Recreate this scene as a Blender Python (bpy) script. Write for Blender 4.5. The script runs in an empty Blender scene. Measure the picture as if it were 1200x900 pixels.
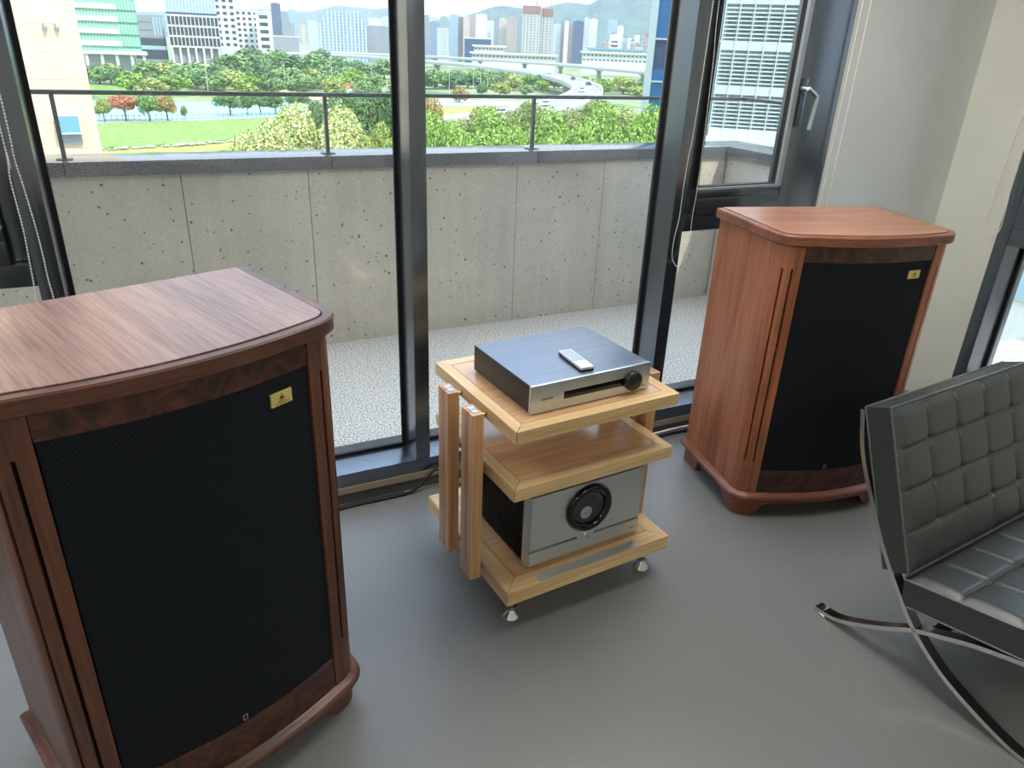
import bpy, bmesh, math, random
from mathutils import Vector, Matrix
random.seed(7)
S = bpy.context.scene
COL = S.collection

# ------------------------------------------------------------------ camera
F_PX, PITCH, ROLL, YAW, CAM_H = 850.78, 0.4314, 0.040, 0.4702, 1.6141
cam = bpy.data.cameras.new('camera')
cam.sensor_width = 36.0
cam.lens = F_PX / 1200 * 36
cam.clip_start = 0.02
cam.clip_end = 20000
camo = bpy.data.objects.new('camera', cam)
COL.objects.link(camo)
fw = Vector((math.sin(YAW) * math.cos(PITCH), math.cos(YAW) * math.cos(PITCH), -math.sin(PITCH)))
rt = Vector((math.cos(YAW), -math.sin(YAW), 0))
up = rt.cross(fw)
r2 = math.cos(ROLL) * rt + math.sin(ROLL) * up
u2 = -math.sin(ROLL) * rt + math.cos(ROLL) * up
M = Matrix((r2, u2, -fw)).transposed().to_4x4()
M.translation = Vector((0, 0, CAM_H))
camo.matrix_world = M
S.camera = camo

# ------------------------------------------------------------------ view, world, sun
S.view_settings.view_transform = 'Standard'
S.view_settings.look = 'None'
S.view_settings.exposure = 0.68
S.view_settings.gamma = 1.0
S.view_settings.use_curve_mapping = False
SKY_STRENGTH = 3.5
SUN_STRENGTH = 2.0
w = bpy.data.worlds.new('World')
S.world = w
w.use_nodes = True
nt = w.node_tree
nt.nodes.clear()
out = nt.nodes.new('ShaderNodeOutputWorld')
bg = nt.nodes.new('ShaderNodeBackground')
tc = nt.nodes.new('ShaderNodeTexCoord')
sep = nt.nodes.new('ShaderNodeSeparateXYZ')
ramp = nt.nodes.new('ShaderNodeValToRGB')
ramp.color_ramp.elements[0].position = 0.0
ramp.color_ramp.elements[0].color = (0.56, 0.66, 0.72, 1)
ramp.color_ramp.elements[1].position = 0.55
ramp.color_ramp.elements[1].color = (0.34, 0.52, 0.86, 1)
nz = nt.nodes.new('ShaderNodeTexNoise')
nz.inputs['Scale'].default_value = 3.2
nz.inputs['Detail'].default_value = 5
mp = nt.nodes.new('ShaderNodeMapping')
mp.inputs['Scale'].default_value = (1, 1, 3.5)
cr = nt.nodes.new('ShaderNodeValToRGB')
cr.color_ramp.elements[0].position = 0.42
cr.color_ramp.elements[1].position = 0.62
mixc = nt.nodes.new('ShaderNodeMix')
mixc.data_type = 'RGBA'
mixc.inputs['B'].default_value = (0.70, 0.74, 0.78, 1)
nt.links.new(tc.outputs['Generated'], sep.inputs[0])
nt.links.new(sep.outputs['Z'], ramp.inputs[0])
nt.links.new(tc.outputs['Generated'], mp.inputs[0])
nt.links.new(mp.outputs[0], nz.inputs['Vector'])
nt.links.new(nz.outputs['Fac'], cr.inputs[0])
nt.links.new(cr.outputs[0], mixc.inputs['Factor'])
nt.links.new(ramp.outputs[0], mixc.inputs['A'])
nt.links.new(mixc.outputs['Result'], bg.inputs[0])
# luminance rises from the horizon to the zenith as in the standard overcast sky: (1 + 2 sin h) / 3
cl = nt.nodes.new('ShaderNodeMath')
cl.operation = 'MAXIMUM'
cl.inputs[1].default_value = 0.0
mul = nt.nodes.new('ShaderNodeMath')
mul.operation = 'MULTIPLY_ADD'
mul.inputs[1].default_value = 2.0 / 3 * SKY_STRENGTH
mul.inputs[2].default_value = 1.0 / 3 * SKY_STRENGTH
nt.links.new(sep.outputs['Z'], cl.inputs[0])
nt.links.new(cl.outputs[0], mul.inputs[0])
nt.links.new(mul.outputs[0], bg.inputs[1])
nt.links.new(bg.outputs[0], out.inputs[0])

sun = bpy.data.lights.new('sun', 'SUN')
sun.energy = SUN_STRENGTH
sun.angle = math.radians(0.6)
sun.color = (1.0, 0.93, 0.80)
suno = bpy.data.objects.new('sun', sun)
COL.objects.link(suno)
to_sun = Vector((0.36, -1.0, 1.20)).normalized()
suno.rotation_euler = to_sun.to_track_quat('Z', 'Y').to_euler()
suno.location = (20, -40, 60)

cyc = S.cycles
cyc.max_bounces = 8
cyc.diffuse_bounces = 4
cyc.glossy_bounces = 4
cyc.transmission_bounces = 4
cyc.transparent_max_bounces = 16
cyc.sample_clamp_indirect = 6.0
cyc.caustics_reflective = False
cyc.caustics_refractive = False

# ------------------------------------------------------------------ materials
MATS = {}


def srgb(r, g, b):
    f = lambda c: ((c / 255 + 0.055) / 1.055) ** 2.4 if c > 10 else c / 255 / 12.92
    return (f(r), f(g), f(b), 1)


class NT:
    def __init__(self, name):
        m = bpy.data.materials.new(name)
        m.use_nodes = True
        self.m = m
        self.t = m.node_tree
        self.b = self.t.nodes['Principled BSDF']

    def n(self, t, **kw):
        x = self.t.nodes.new(t)
        for k, v in kw.items():
            if k in x.inputs:
                x.inputs[k].default_value = v
            else:
                setattr(x, k, v)
        return x

    def l(self, a, b):
        self.t.links.new(a, b)

    def coords(self, scale=(1, 1, 1), rot=(0, 0, 0)):
        c = self.n('ShaderNodeTexCoord')
        mpn = self.n('ShaderNodeMapping')
        mpn.inputs['Scale'].default_value = scale
        mpn.inputs['Rotation'].default_value = rot
        self.l(c.outputs['Object'], mpn.inputs[0])
        return mpn.outputs[0]

    def ramp(self, fac, stops):
        r = self.n('ShaderNodeValToRGB')
        e = r.color_ramp.elements
        while len(e) < len(stops):
            e.new(0.5)
        for k, (p, c) in enumerate(stops):
            e[k].position = p
            e[k].color = c
        self.l(fac, r.inputs[0])
        return r.outputs[0]

    def bump(self, h, strength=0.2, dist=0.01):
        bp = self.n('ShaderNodeBump')
        bp.inputs['Strength'].default_value = strength
        bp.inputs['Distance'].default_value = dist
        self.l(h, bp.inputs['Height'])
        self.l(bp.outputs[0], self.b.inputs['Normal'])


def plain(name, col, rough=0.5, metal=0.0, spec=0.5, emit=None, es=0.0):
    k = NT(name)
    k.b.inputs['Base Color'].default_value = col
    k.b.inputs['Roughness'].default_value = rough
    k.b.inputs['Metallic'].default_value = metal
    k.b.inputs['Specular IOR Level'].default_value = spec
    if emit:
        k.b.inputs['Emission Color'].default_value = emit
        k.b.inputs['Emission Strength'].default_value = es
    MATS[name] = k.m
    return k.m


def speckle(name, c1, c2, scale, rough=0.7, bump=0.1, bscale=None, c3=None, spec=0.5, lo=0.35, hi=0.65, detail=4, dist=0.003):
    k = NT(name)
    v = k.coords()
    nz = k.n('ShaderNodeTexNoise', Scale=scale, Detail=detail)
    k.l(v, nz.inputs['Vector'])
    st = [(lo, c1), (hi, c2)] if c3 is None else [(lo, c1), ((lo + hi) / 2, c2), (hi, c3)]
    k.l(k.ramp(nz.outputs['Fac'], st), k.b.inputs['Base Color'])
    k.b.inputs['Roughness'].default_value = rough
    k.b.inputs['Specular IOR Level'].default_value = spec
    if bump:
        n2 = k.n('ShaderNodeTexNoise', Scale=bscale or scale * 2, Detail=3)
        k.l(v, n2.inputs['Vector'])
        k.bump(n2.outputs['Fac'], bump, dist)
    MATS[name] = k.m
    return k.m


def wood(name, c1, c2, axis='X', scale=1.0, rough=0.35, fig=1.0, coat=0.0, spec=0.5):
    """long-grained wood: fibres along axis, cathedral figure from a distorted noise"""
    k = NT(name)
    st = {'X': (1.2, 14, 14), 'Y': (14, 1.2, 14), 'Z': (14, 14, 1.2)}[axis]
    v = k.coords(tuple(s * scale for s in st))
    n1 = k.n('ShaderNodeTexNoise', Scale=1.0, Detail=5, Distortion=0.6 * fig)
    k.l(v, n1.inputs['Vector'])
    fb = {'X': (6, 160, 160), 'Y': (160, 6, 160), 'Z': (160, 160, 6)}[axis]
    v2 = k.coords(tuple(s * scale for s in fb))
    n2 = k.n('ShaderNodeTexNoise', Scale=1.0, Detail=2)
    k.l(v2, n2.inputs['Vector'])
    mx = k.n('ShaderNodeMix')
    mx.inputs['Factor'].default_value = 0.42
    k.l(n1.outputs['Fac'], mx.inputs['A'])
    k.l(n2.outputs['Fac'], mx.inputs['B'])
    k.l(k.ramp(mx.outputs['Result'], [(0.36, c1), (0.64, c2)]), k.b.inputs['Base Color'])
    k.b.inputs['Roughness'].default_value = rough
    k.b.inputs['Specular IOR Level'].default_value = spec
    if coat:
        k.b.inputs['Coat Weight'].default_value = coat
        k.b.inputs['Coat Roughness'].default_value = 0.25
    k.bump(n2.outputs['Fac'], 0.10, 0.001)
    MATS[name] = k.m
    return k.m


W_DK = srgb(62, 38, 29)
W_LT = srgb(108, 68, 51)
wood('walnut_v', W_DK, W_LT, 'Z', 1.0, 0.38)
wood('walnut_top', srgb(108, 76, 65), srgb(162, 124, 110), 'Y', 1.0, 0.46, 2.4, 0.45)  # top made paler than the cabinet, sky glare put into the colour
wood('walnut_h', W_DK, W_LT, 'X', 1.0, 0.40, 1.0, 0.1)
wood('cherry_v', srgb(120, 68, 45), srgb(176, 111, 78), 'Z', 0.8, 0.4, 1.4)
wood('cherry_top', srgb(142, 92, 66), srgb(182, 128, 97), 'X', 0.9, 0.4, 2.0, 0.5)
wood('cherry_h', srgb(100, 58, 42), srgb(146, 92, 68), 'X', 1.0, 0.36)
k = NT('burl')
v = k.coords((9, 9, 9))
n1 = k.n('ShaderNodeTexNoise', Scale=1.6, Detail=6, Distortion=2.6)
k.l(v, n1.inputs['Vector'])
k.l(k.ramp(n1.outputs['Fac'], [(0.34, srgb(44, 26, 21)), (0.55, srgb(78, 46, 35)), (0.7, srgb(98, 60, 45))]), k.b.inputs['Base Color'])
k.b.inputs['Roughness'].default_value = 0.33
MATS['burl'] = k.m

k = NT('grille_cloth')
v = k.coords((1, 1, 1), (0, math.radians(38), 0))
wv = k.n('ShaderNodeTexWave', Scale=42.0, Distortion=0.0)
wv.bands_direction = 'Z'
k.l(v, wv.inputs['Vector'])
v2 = k.coords((1, 1, 1), (0, math.radians(-52), 0))
wv2 = k.n('ShaderNodeTexWave', Scale=42.0, Distortion=0.0)
wv2.bands_direction = 'Z'
k.l(v2, wv2.inputs['Vector'])
mm = k.n('ShaderNodeMath', operation='MULTIPLY')
k.l(wv.outputs['Fac'], mm.inputs[0])
k.l(wv2.outputs['Fac'], mm.inputs[1])
k.l(k.ramp(mm.outputs[0], [(0.2, srgb(4, 10, 16)), (0.9, srgb(21, 34, 45))]), k.b.inputs['Base Color'])
k.b.inputs['Roughness'].default_value = 0.75
k.b.inputs['Specular IOR Level'].default_value = 0.3
MATS['grille_cloth'] = k.m

plain('slot_black', srgb(12, 10, 12), 0.8)
plain('gold', srgb(226, 206, 128), 0.35, 0.3)
plain('gold_print', srgb(92, 70, 30), 0.6)
plain('chrome', srgb(215, 218, 222), 0.08, 1.0)
plain('brass', srgb(190, 160, 110), 0.25, 1.0)
plain('steel_satin', srgb(190, 194, 196), 0.3, 1.0)
MAPLE1, MAPLE2 = srgb(192, 158, 110), srgb(228, 200, 154)
wood('maple_x', MAPLE1, MAPLE2, 'X', 0.8, 0.32, 1.0)
wood('maple_y', MAPLE1, MAPLE2, 'Y', 0.8, 0.32, 1.0)
wood('maple_panel', srgb(184, 140, 98), srgb(216, 176, 132), 'X', 0.8, 0.2, 1.2, 0.4)
wood('post_red', srgb(150, 96, 66), srgb(190, 134, 98), 'Z', 0.8, 0.3)
wood('post_tan', srgb(168, 124, 84), srgb(206, 164, 118), 'Z', 0.8, 0.3)

k = NT('brushed_alu')
v = k.coords((3, 300, 300))
n1 = k.n('ShaderNodeTexNoise', Scale=1.0, Detail=2)
k.l(v, n1.inputs['Vector'])
k.l(k.ramp(n1.outputs['Fac'], [(0.3, srgb(198, 203, 202)), (0.7, srgb(210, 214, 213))]), k.b.inputs['Base Color'])
k.b.inputs['Metallic'].default_value = 0.85
k.b.inputs['Roughness'].default_value = 0.36
MATS['brushed_alu'] = k.m
plain('alu_edge', srgb(225, 228, 230), 0.22, 1.0)
plain('alu_dark', srgb(120, 126, 130), 0.35, 0.9)
k = NT('chassis_sky_sheen')
v = k.coords((2, 220, 220))
n1 = k.n('ShaderNodeTexNoise', Scale=1.0, Detail=2)
k.l(v, n1.inputs['Vector'])
k.l(k.ramp(n1.outputs['Fac'], [(0.3, srgb(116, 125, 138)), (0.7, srgb(130, 140, 154))]), k.b.inputs['Base Color'])  # black lid with its base lightened and blued to carry the sky reflection
k.b.inputs['Metallic'].default_value = 0.8
k.b.inputs['Roughness'].default_value = 0.36
MATS['chassis_sky_sheen'] = k.m
plain('chassis_side', srgb(52, 48, 46), 0.45, 0.3)
plain('gloss_black', srgb(10, 11, 14), 0.08)
plain('knob_black', srgb(24, 25, 29), 0.35)
plain('fin_black', srgb(14, 15, 18), 0.45, 0.2)
plain('rubber', srgb(18, 18, 20), 0.6)
plain('cable_black', srgb(16, 16, 20), 0.5)
plain('print_dark', srgb(104, 106, 104), 0.6)
plain('print_black', srgb(20, 20, 22), 0.6)
plain('remote_silver', srgb(206, 212, 214), 0.35, 0.3)
plain('remote_panel', srgb(150, 160, 180), 0.4, 0.2)
plain('logo_silver', srgb(170, 174, 176), 0.35, 0.4)
plain('dial_face', srgb(44, 48, 52), 0.35)

k = NT('black_leather')
v = k.coords((1, 1, 1))
n1 = k.n('ShaderNodeTexNoise', Scale=260.0, Detail=3)
k.l(v, n1.inputs['Vector'])
k.b.inputs['Base Color'].default_value = srgb(52, 57, 57)
k.b.inputs['Roughness'].default_value = 0.38
k.b.inputs['Specular IOR Level'].default_value = 0.75
k.bump(n1.outputs['Fac'], 0.12, 0.0012)
MATS['black_leather'] = k.m
plain('leather_piping', srgb(92, 96, 94), 0.35, 0, 0.7)
plain('stainless', srgb(222, 223, 223), 0.16, 1.0)

k = NT('vinyl_floor')
v = k.coords()
n1 = k.n('ShaderNodeTexNoise', Scale=210.0, Detail=3)
k.l(v, n1.inputs['Vector'])
n2 = k.n('ShaderNodeTexNoise', Scale=1.1, Detail=4)
k.l(v, n2.inputs['Vector'])
mx = k.n('ShaderNodeMix')
mx.inputs['Factor'].default_value = 0.25
k.l(n1.outputs['Fac'], mx.inputs['A'])
k.l(n2.outputs['Fac'], mx.inputs['B'])
k.l(k.ramp(mx.outputs['Result'], [(0.3, srgb(106, 107, 106)), (0.7, srgb(124, 125, 124))]), k.b.inputs['Base Color'])
k.b.inputs['Roughness'].default_value = 0.38
k.b.inputs['Specular IOR Level'].default_value = 0.5
k.bump(n1.outputs['Fac'], 0.25, 0.0015)
MATS['vinyl_floor'] = k.m
speckle('wall_paint', srgb(220, 223, 213), srgb(226, 229, 219), 3.0, 0.75, 0.04, 90)
speckle('wall_paint_shaded', srgb(208, 213, 212), srgb(214, 219, 218), 3.0, 0.75, 0.04, 90)  # wall paint darkened for the backlit window wall, its shade put into the colour
speckle('ceiling_paint', srgb(225, 223, 216), srgb(232, 230, 224), 3.0, 0.8, 0)
plain('frame_dark', srgb(118, 125, 133), 0.24, 0.9)
plain('frame_reveal', srgb(96, 104, 110), 0.38, 0.4)
plain('bead_grey', srgb(150, 158, 162), 0.35, 0.4)
plain('gasket', srgb(16, 17, 20), 0.6)
plain('skirting_tan', srgb(150, 138, 120), 0.5)
plain('skirting_dark', srgb(92, 90, 88), 0.55)
plain('chain_white', srgb(205, 208, 204), 0.35)
plain('cord_white', srgb(240, 237, 226), 0.5)
plain('fill_glow', (1, 1, 1, 1), 0.5, emit=(1, 0.95, 0.88, 1), es=6.0)

k = NT('window_glass')
k.t.nodes.remove(k.b)
tr = k.n('ShaderNodeBsdfTransparent')
tr.inputs[0].default_value = (0.965, 0.98, 0.972, 1)
gl = k.n('ShaderNodeBsdfGlossy')
gl.inputs['Roughness'].default_value = 0.0
lw = k.n('ShaderNodeLayerWeight')
lw.inputs['Blend'].default_value = 0.5
pw = k.n('ShaderNodeMath', operation='POWER')
pw.inputs[1].default_value = 5.0
k.l(lw.outputs['Facing'], pw.inputs[0])
sch = k.n('ShaderNodeMath', operation='MULTIPLY_ADD')
sch.inputs[1].default_value = 0.96
sch.inputs[2].default_value = 0.04
k.l(pw.outputs[0], sch.inputs[0])
ms = k.n('ShaderNodeMixShader')
k.l(sch.outputs[0], ms.inputs[0])
k.l(tr.outputs[0], ms.inputs[1])
k.l(gl.outputs[0], ms.inputs[2])
# fine dust on the pane
du = k.n('ShaderNodeBsdfTranslucent')
du.inputs[0].default_value = (0.8, 0.8, 0.8, 1)
v = k.coords()
n1 = k.n('ShaderNodeTexNoise', Scale=170.0, Detail=2)
k.l(v, n1.inputs['Vector'])
mr = k.n('ShaderNodeMapRange')
mr.inputs['From Min'].default_value = 0.4
mr.inputs['From Max'].default_value = 0.75
mr.inputs['To Min'].default_value = 0.005
mr.inputs['To Max'].default_value = 0.055
k.l(n1.outputs['Fac'], mr.inputs['Value'])
m2 = k.n('ShaderNodeMixShader')
k.l(mr.outputs[0], m2.inputs[0])
k.l(ms.outputs[0], m2.inputs[1])
k.l(du.outputs[0], m2.inputs[2])
k.l(m2.outputs[0], k.t.nodes['Material Output'].inputs[0])
MATS['window_glass'] = k.m

# concrete with pour marks and small air holes
k = NT('concrete')
v = k.coords()
n1 = k.n('ShaderNodeTexNoise', Scale=1.7, Detail=6)
k.l(v, n1.inputs['Vector'])
vst = k.coords((9, 9, 0.7))
n3 = k.n('ShaderNodeTexNoise', Scale=1.0, Detail=4)
k.l(vst, n3.inputs['Vector'])
mx = k.n('ShaderNodeMix')
mx.inputs['Factor'].default_value = 0.4
k.l(n1.outputs['Fac'], mx.inputs['A'])
k.l(n3.outputs['Fac'], mx.inputs['B'])
n5 = k.n('ShaderNodeTexNoise', Scale=75.0, Detail=3)
k.l(v, n5.inputs['Vector'])
mx5 = k.n('ShaderNodeMix')
mx5.inputs['Factor'].default_value = 0.3
k.l(mx.outputs['Result'], mx5.inputs['A'])
k.l(n5.outputs['Fac'], mx5.inputs['B'])
mx = mx5
base = k.ramp(mx.outputs['Result'], [(0.30, srgb(178, 170, 156)), (0.52, srgb(202, 194, 180)), (0.72, srgb(224, 216, 202))])
vo = k.n('ShaderNodeTexVoronoi', Scale=30.0)
vo.inputs['Randomness'].default_value = 1.0
k.l(v, vo.inputs['Vector'])
n4 = k.n('ShaderNodeTexNoise', Scale=31.0, Detail=2)
k.l(v, n4.inputs['Vector'])
rr = k.n('ShaderNodeMapRange')
rr.inputs['From Min'].default_value = 0.46
rr.inputs['From Max'].default_value = 0.72
rr.inputs['To Min'].default_value = 0.0
rr.inputs['To Max'].default_value = 0.30
k.l(n4.outputs['Fac'], rr.inputs['Value'])
lt = k.n('ShaderNodeMath', operation='LESS_THAN')
k.l(vo.outputs['Distance'], lt.inputs[0])
k.l(rr.outputs[0], lt.inputs[1])
mc = k.n('ShaderNodeMix', data_type='RGBA')
mc.inputs['B'].default_value = srgb(98, 95, 92)
k.l(lt.outputs[0], mc.inputs['Factor'])
k.l(base, mc.inputs['A'])
k.l(mc.outputs['Result'], k.b.inputs['Base Color'])
k.b.inputs['Roughness'].default_value = 0.8
inv = k.n('ShaderNodeMath', operation='SUBTRACT')
inv.inputs[0].default_value = 1.0
k.l(lt.outputs[0], inv.inputs[1])
k.bump(inv.outputs[0], 0.5, 0.004)
MATS['concrete'] = k.m
speckle('granite_cap', srgb(60, 61, 64), srgb(120, 121, 124), 130, 0.12, 0.02, 200, spec=1.0)
speckle('pebble_wash', srgb(112, 104, 92), srgb(194, 186, 172), 120, 0.8, 0.4, 160, c3=srgb(228, 221, 208), lo=0.36, hi=0.62, detail=2)
plain('rail_metal', srgb(74, 76, 80), 0.4, 0.5)


# ------------------------------------------------------------------ geometry helpers
class MB:
    """collects shapes into one mesh"""

    def __init__(self):
        self.v = []
        self.f = []
        self.mi = []
        self.cur = 0

    def add(self, vs, fs):
        o = len(self.v)
        self.v += [tuple(p) for p in vs]
        self.f += [tuple(i + o for i in q) for q in fs]
        self.mi += [self.cur] * len(fs)
        return self

    def box(self, a, b, bev=0.0):
        x0, y0, z0 = a
        x1, y1, z1 = b
        if bev <= 0:
            vs = [(x0, y0, z0), (x1, y0, z0), (x1, y1, z0), (x0, y1, z0), (x0, y0, z1), (x1, y0, z1), (x1, y1, z1), (x0, y1, z1)]
            return self.add(vs, [(3, 2, 1, 0), (4, 5, 6, 7), (0, 1, 5, 4), (1, 2, 6, 5), (2, 3, 7, 6), (3, 0, 4, 7)])
        bm = bmesh.new()
        bmesh.ops.create_cube(bm, size=1.0)
        for q in bm.verts:
            q.co = Vector(((x0 + x1) / 2 + q.co.x * (x1 - x0), (y0 + y1) / 2 + q.co.y * (y1 - y0), (z0 + z1) / 2 + q.co.z * (z1 - z0)))
        bmesh.ops.bevel(bm, geom=bm.edges[:], offset=bev, segments=2, affect='EDGES', profile=0.7)
        bm.verts.index_update()
        self.add([q.co for q in bm.verts], [[q.index for q in fc.verts] for fc in bm.faces])
        bm.free()
        return self

    def prism(self, poly, z0, z1, axis='z'):
        """poly counter-clockwise in the plane; extruded along axis"""
        n = len(poly)

        def P(p, t):
            return {'z': (p[0], p[1], t), 'y': (p[0], t, p[1]), 'x': (t, p[0], p[1])}[axis]
        vs = [P(p, z0) for p in poly] + [P(p, z1) for p in poly]
        fs = [tuple(range(n))[::-1], tuple(range(n, 2 * n))] + [(i, (i + 1) % n, n + (i + 1) % n, n + i) for i in range(n)]
        return self.add(vs, fs)

    def tube(self, pts, r, seg=8, caps=True):
        pts = [Vector(p) for p in pts]
        n = len(pts)
        rings = []
        prev = None
        for i, p in enumerate(pts):
            t = (pts[min(i + 1, n - 1)] - pts[max(i - 1, 0)]).normalized()
            if prev is None:
                a = t.orthogonal().normalized()
            else:
                a = (prev - t * prev.dot(t)).normalized()
            prev = a
            b = t.cross(a)
            rad = r[i] if isinstance(r, (list, tuple)) else r
            rings.append([p + (a * math.cos(2 * math.pi * k / seg) + b * math.sin(2 * math.pi * k / seg)) * rad for k in range(seg)])
        vs = [q for ring in rings for q in ring]
        fs = []
        for i in range(n - 1):
            for k in range(seg):
                fs.append((i * seg + k, i * seg + (k + 1) % seg, (i + 1) * seg + (k + 1) % seg, (i + 1) * seg + k))
        if caps:
            fs.append(tuple(range(seg))[::-1])
            fs.append(tuple((n - 1) * seg + k for k in range(seg)))
        return self.add(vs, fs)

    def lathe(self, prof, c=(0, 0, 0), seg=24, axis='z'):
        """prof: list of (radius, height)"""
        vs = []
        for r, h in prof:
            for k in range(seg):
                a = 2 * math.pi * k / seg
                x, y = r * math.cos(a), r * math.sin(a)
                p = {'z': (x, y, h), 'y': (x, -h, y), 'x': (h, x, y)}[axis]
                vs.append((p[0] + c[0], p[1] + c[1], p[2] + c[2]))
        fs = []
        for i in range(len(prof) - 1):
            for k in range(seg):
                fs.append((i * seg + k, i * seg + (k + 1) % seg, (i + 1) * seg + (k + 1) % seg, (i + 1) * seg + k))
        fs.append(tuple(range(seg))[::-1])
        fs.append(tuple((len(prof) - 1) * seg + k for k in range(seg)))
        return self.add(vs, fs)

    def build(self, name, mat, parent=None, smooth=None, mats=None):
        me = bpy.data.meshes.new(name)
        me.from_pydata(self.v, [], self.f)
        if mats:
            for q in mats:
                me.materials.append(MATS[q])
            me.polygons.foreach_set('material_index', self.mi)
        else:
            me.materials.append(MATS[mat])
        if smooth is not None:
            me.polygons.foreach_set('use_smooth', [True] * len(me.polygons))
            me.set_sharp_from_angle(angle=math.radians(smooth))
        me.update()
        return link(name, me, parent)


def link(name, me, parent=None):
    o = bpy.data.objects.new(name, me)
    COL.objects.link(o)
    if parent is not None:
        o.parent = parent
    return o


def box(name, a, b, mat, parent=None, bev=0.0):
    return MB().box(a, b, bev).build(name, mat, parent, 30 if bev else None)


def tag(o, label=None, cat=None, group=None, kind=None):
    if label:
        o['label'] = label
    if cat:
        o['category'] = cat
    if group:
        o['group'] = group
    if kind:
        o['kind'] = kind
    return o


def thing(name, label, cat, loc=(0, 0, 0), rz=0.0, group=None):
    o = bpy.data.objects.new(name, None)
    o.empty_display_size = 0.1
    COL.objects.link(o)
    o.location = loc
    o.rotation_euler = (0, 0, rz)
    return tag(o, label, cat, group)


def copy_tree(o, parent=None):
    c = o.copy()
    COL.objects.link(c)
    c.parent = parent
    for ch in [q for q in o.children]:
        copy_tree(ch, c)
    return c


def text_mesh(body, size, bold=0.0):
    cu = bpy.data.curves.new('lettering', 'FONT')
    cu.body = body
    cu.size = size
    cu.align_x = 'CENTER'
    cu.align_y = 'CENTER'
    cu.extrude = 0.0002
    cu.offset = bold
    cu.resolution_u = 2
    t = bpy.data.objects.new('lettering', cu)
    COL.objects.link(t)
    bpy.context.view_layer.update()
    me = bpy.data.meshes.new_from_object(t.evaluated_get(bpy.context.evaluated_depsgraph_get()))
    bpy.data.objects.remove(t)
    return me


def lettering(name, body, size, loc, rot, mat, parent, bold=0.0):
    me = text_mesh(body, size, bold)
    me.materials.clear()
    me.materials.append(MATS[mat])
    o = link(name, me, parent)
    o.location = loc
    o.rotation_euler = rot
    return o

# ------------------------------------------------------------------ the room
XL, XR, YB, YF, ZC = -3.2, 3.573, 2.365, -4.2, 2.75
tag(box('floor', (XL, YF, -0.12), (XR, YB, 0), 'vinyl_floor'), kind='structure')
tag(box('ceiling', (XL - 0.25, YF - 0.25, ZC), (XR + 0.27, YB + 0.25, ZC + 0.3), 'ceiling_paint'), kind='structure')
tag(box('wall_left', (XL - 0.25, YF, 0), (XL, YB + 0.25, ZC), 'wall_paint'), kind='structure')
tag(box('wall_front', (XL - 0.25, YF - 0.25, 0), (XR + 0.27, YF, ZC), 'wall_paint'), kind='structure')
WX = 2.702                                   # window ends here, plain wall to the corner
tag(MB().box((WX, YB, 0), (XR, YB + 0.25, ZC)).box((XL, YB, 2.60), (WX, YB + 0.25, ZC)).build('wall_back', 'wall_paint_shaded'), kind='structure')
WR0, WR1 = 1.16, 2.045                       # right window along y
tag(MB().box((XR, WR1, 0), (XR + 0.27, YB + 0.25, ZC)).box((XR, YF, 0), (XR + 0.27, WR0, ZC))
    .box((XR, WR0, 2.60), (XR + 0.27, WR1, ZC)).box((XR, WR0, 0), (XR + 0.27, WR1, 0.075)).build('wall_right', 'wall_paint'), kind='structure')
sk = MB().box((XL, YB - 0.004, 0.048), (WX, YB + 0.02, 0.0745)).build('baseboard_back', 'skirting_tan')
tag(sk, kind='structure')
MB().box((XL, YB + 0.004, 0.0), (WX, YB + 0.02, 0.048)).build('skirting', 'skirting_dark', sk)
# outer shell of the building: the storeys above shade the terrace
tag(MB().box((-9, YF - 6, ZC + 0.3), (XR + 0.27, YB + 0.25, 16)).build('facade_upper', 'concrete'), kind='structure')
tag(MB().box((-9, YF - 6, -18), (XR + 0.27, YB + 0.25, -0.12)).build('facade_lower', 'concrete'), kind='structure')

# ---- window_1: the long window wall
win = bpy.data.objects.new('window_1', None)
COL.objects.link(win)
tag(win, kind='structure')
G0, G1 = 2.508, 2.520                        # glass
FY0, FY1 = YB, 2.585
HEAD = 2.60


def frame(name, a, b, parent=win, mat='frame_dark', bev=0.003):
    return box(name, a, b, mat, parent, bev)


frame('sill', (XL, FY0, 0.075), (WX, FY1, 0.133))
frame('head', (XL, FY0, 2.53), (WX, FY1, HEAD))
MUL = [(-1.105, -1.043), (-0.317, -0.257), (0.7926, 0.8505), (1.8994, 1.9611)]
for a, b in MUL:
    frame('mullion', (a, FY0, 0.133), (b, 2.532, 2.53))
frame('jamb', (2.668, FY0, 0.133), (WX, FY1, 2.53))


def pane(x0, x1, z0, z1, y0=G0, y1=G1, parent=win):
    box('pane', (x0, y0, z0), (x1, y1, z1), 'window_glass', parent)
    g = MB()
    t = 0.013
    for yy0, yy1 in ((y0 - 0.012, y0),):
        g.box((x0, yy0, z0), (x1, yy1, z0 + t)).box((x0, yy0, z1 - t), (x1, yy1, z1))
        g.box((x0, yy0, z0 + t), (x0 + t, yy1, z1 - t)).box((x1 - t, yy0, z0 + t), (x1, yy1, z1 - t))
    g.build('gasket', 'gasket', parent)


pane(-0.257, 0.7926, 0.133, 2.53)
pane(0.8505, 1.8994, 0.133, 2.53)
pane(XL, -1.105, 0.133, 2.53)


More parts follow.
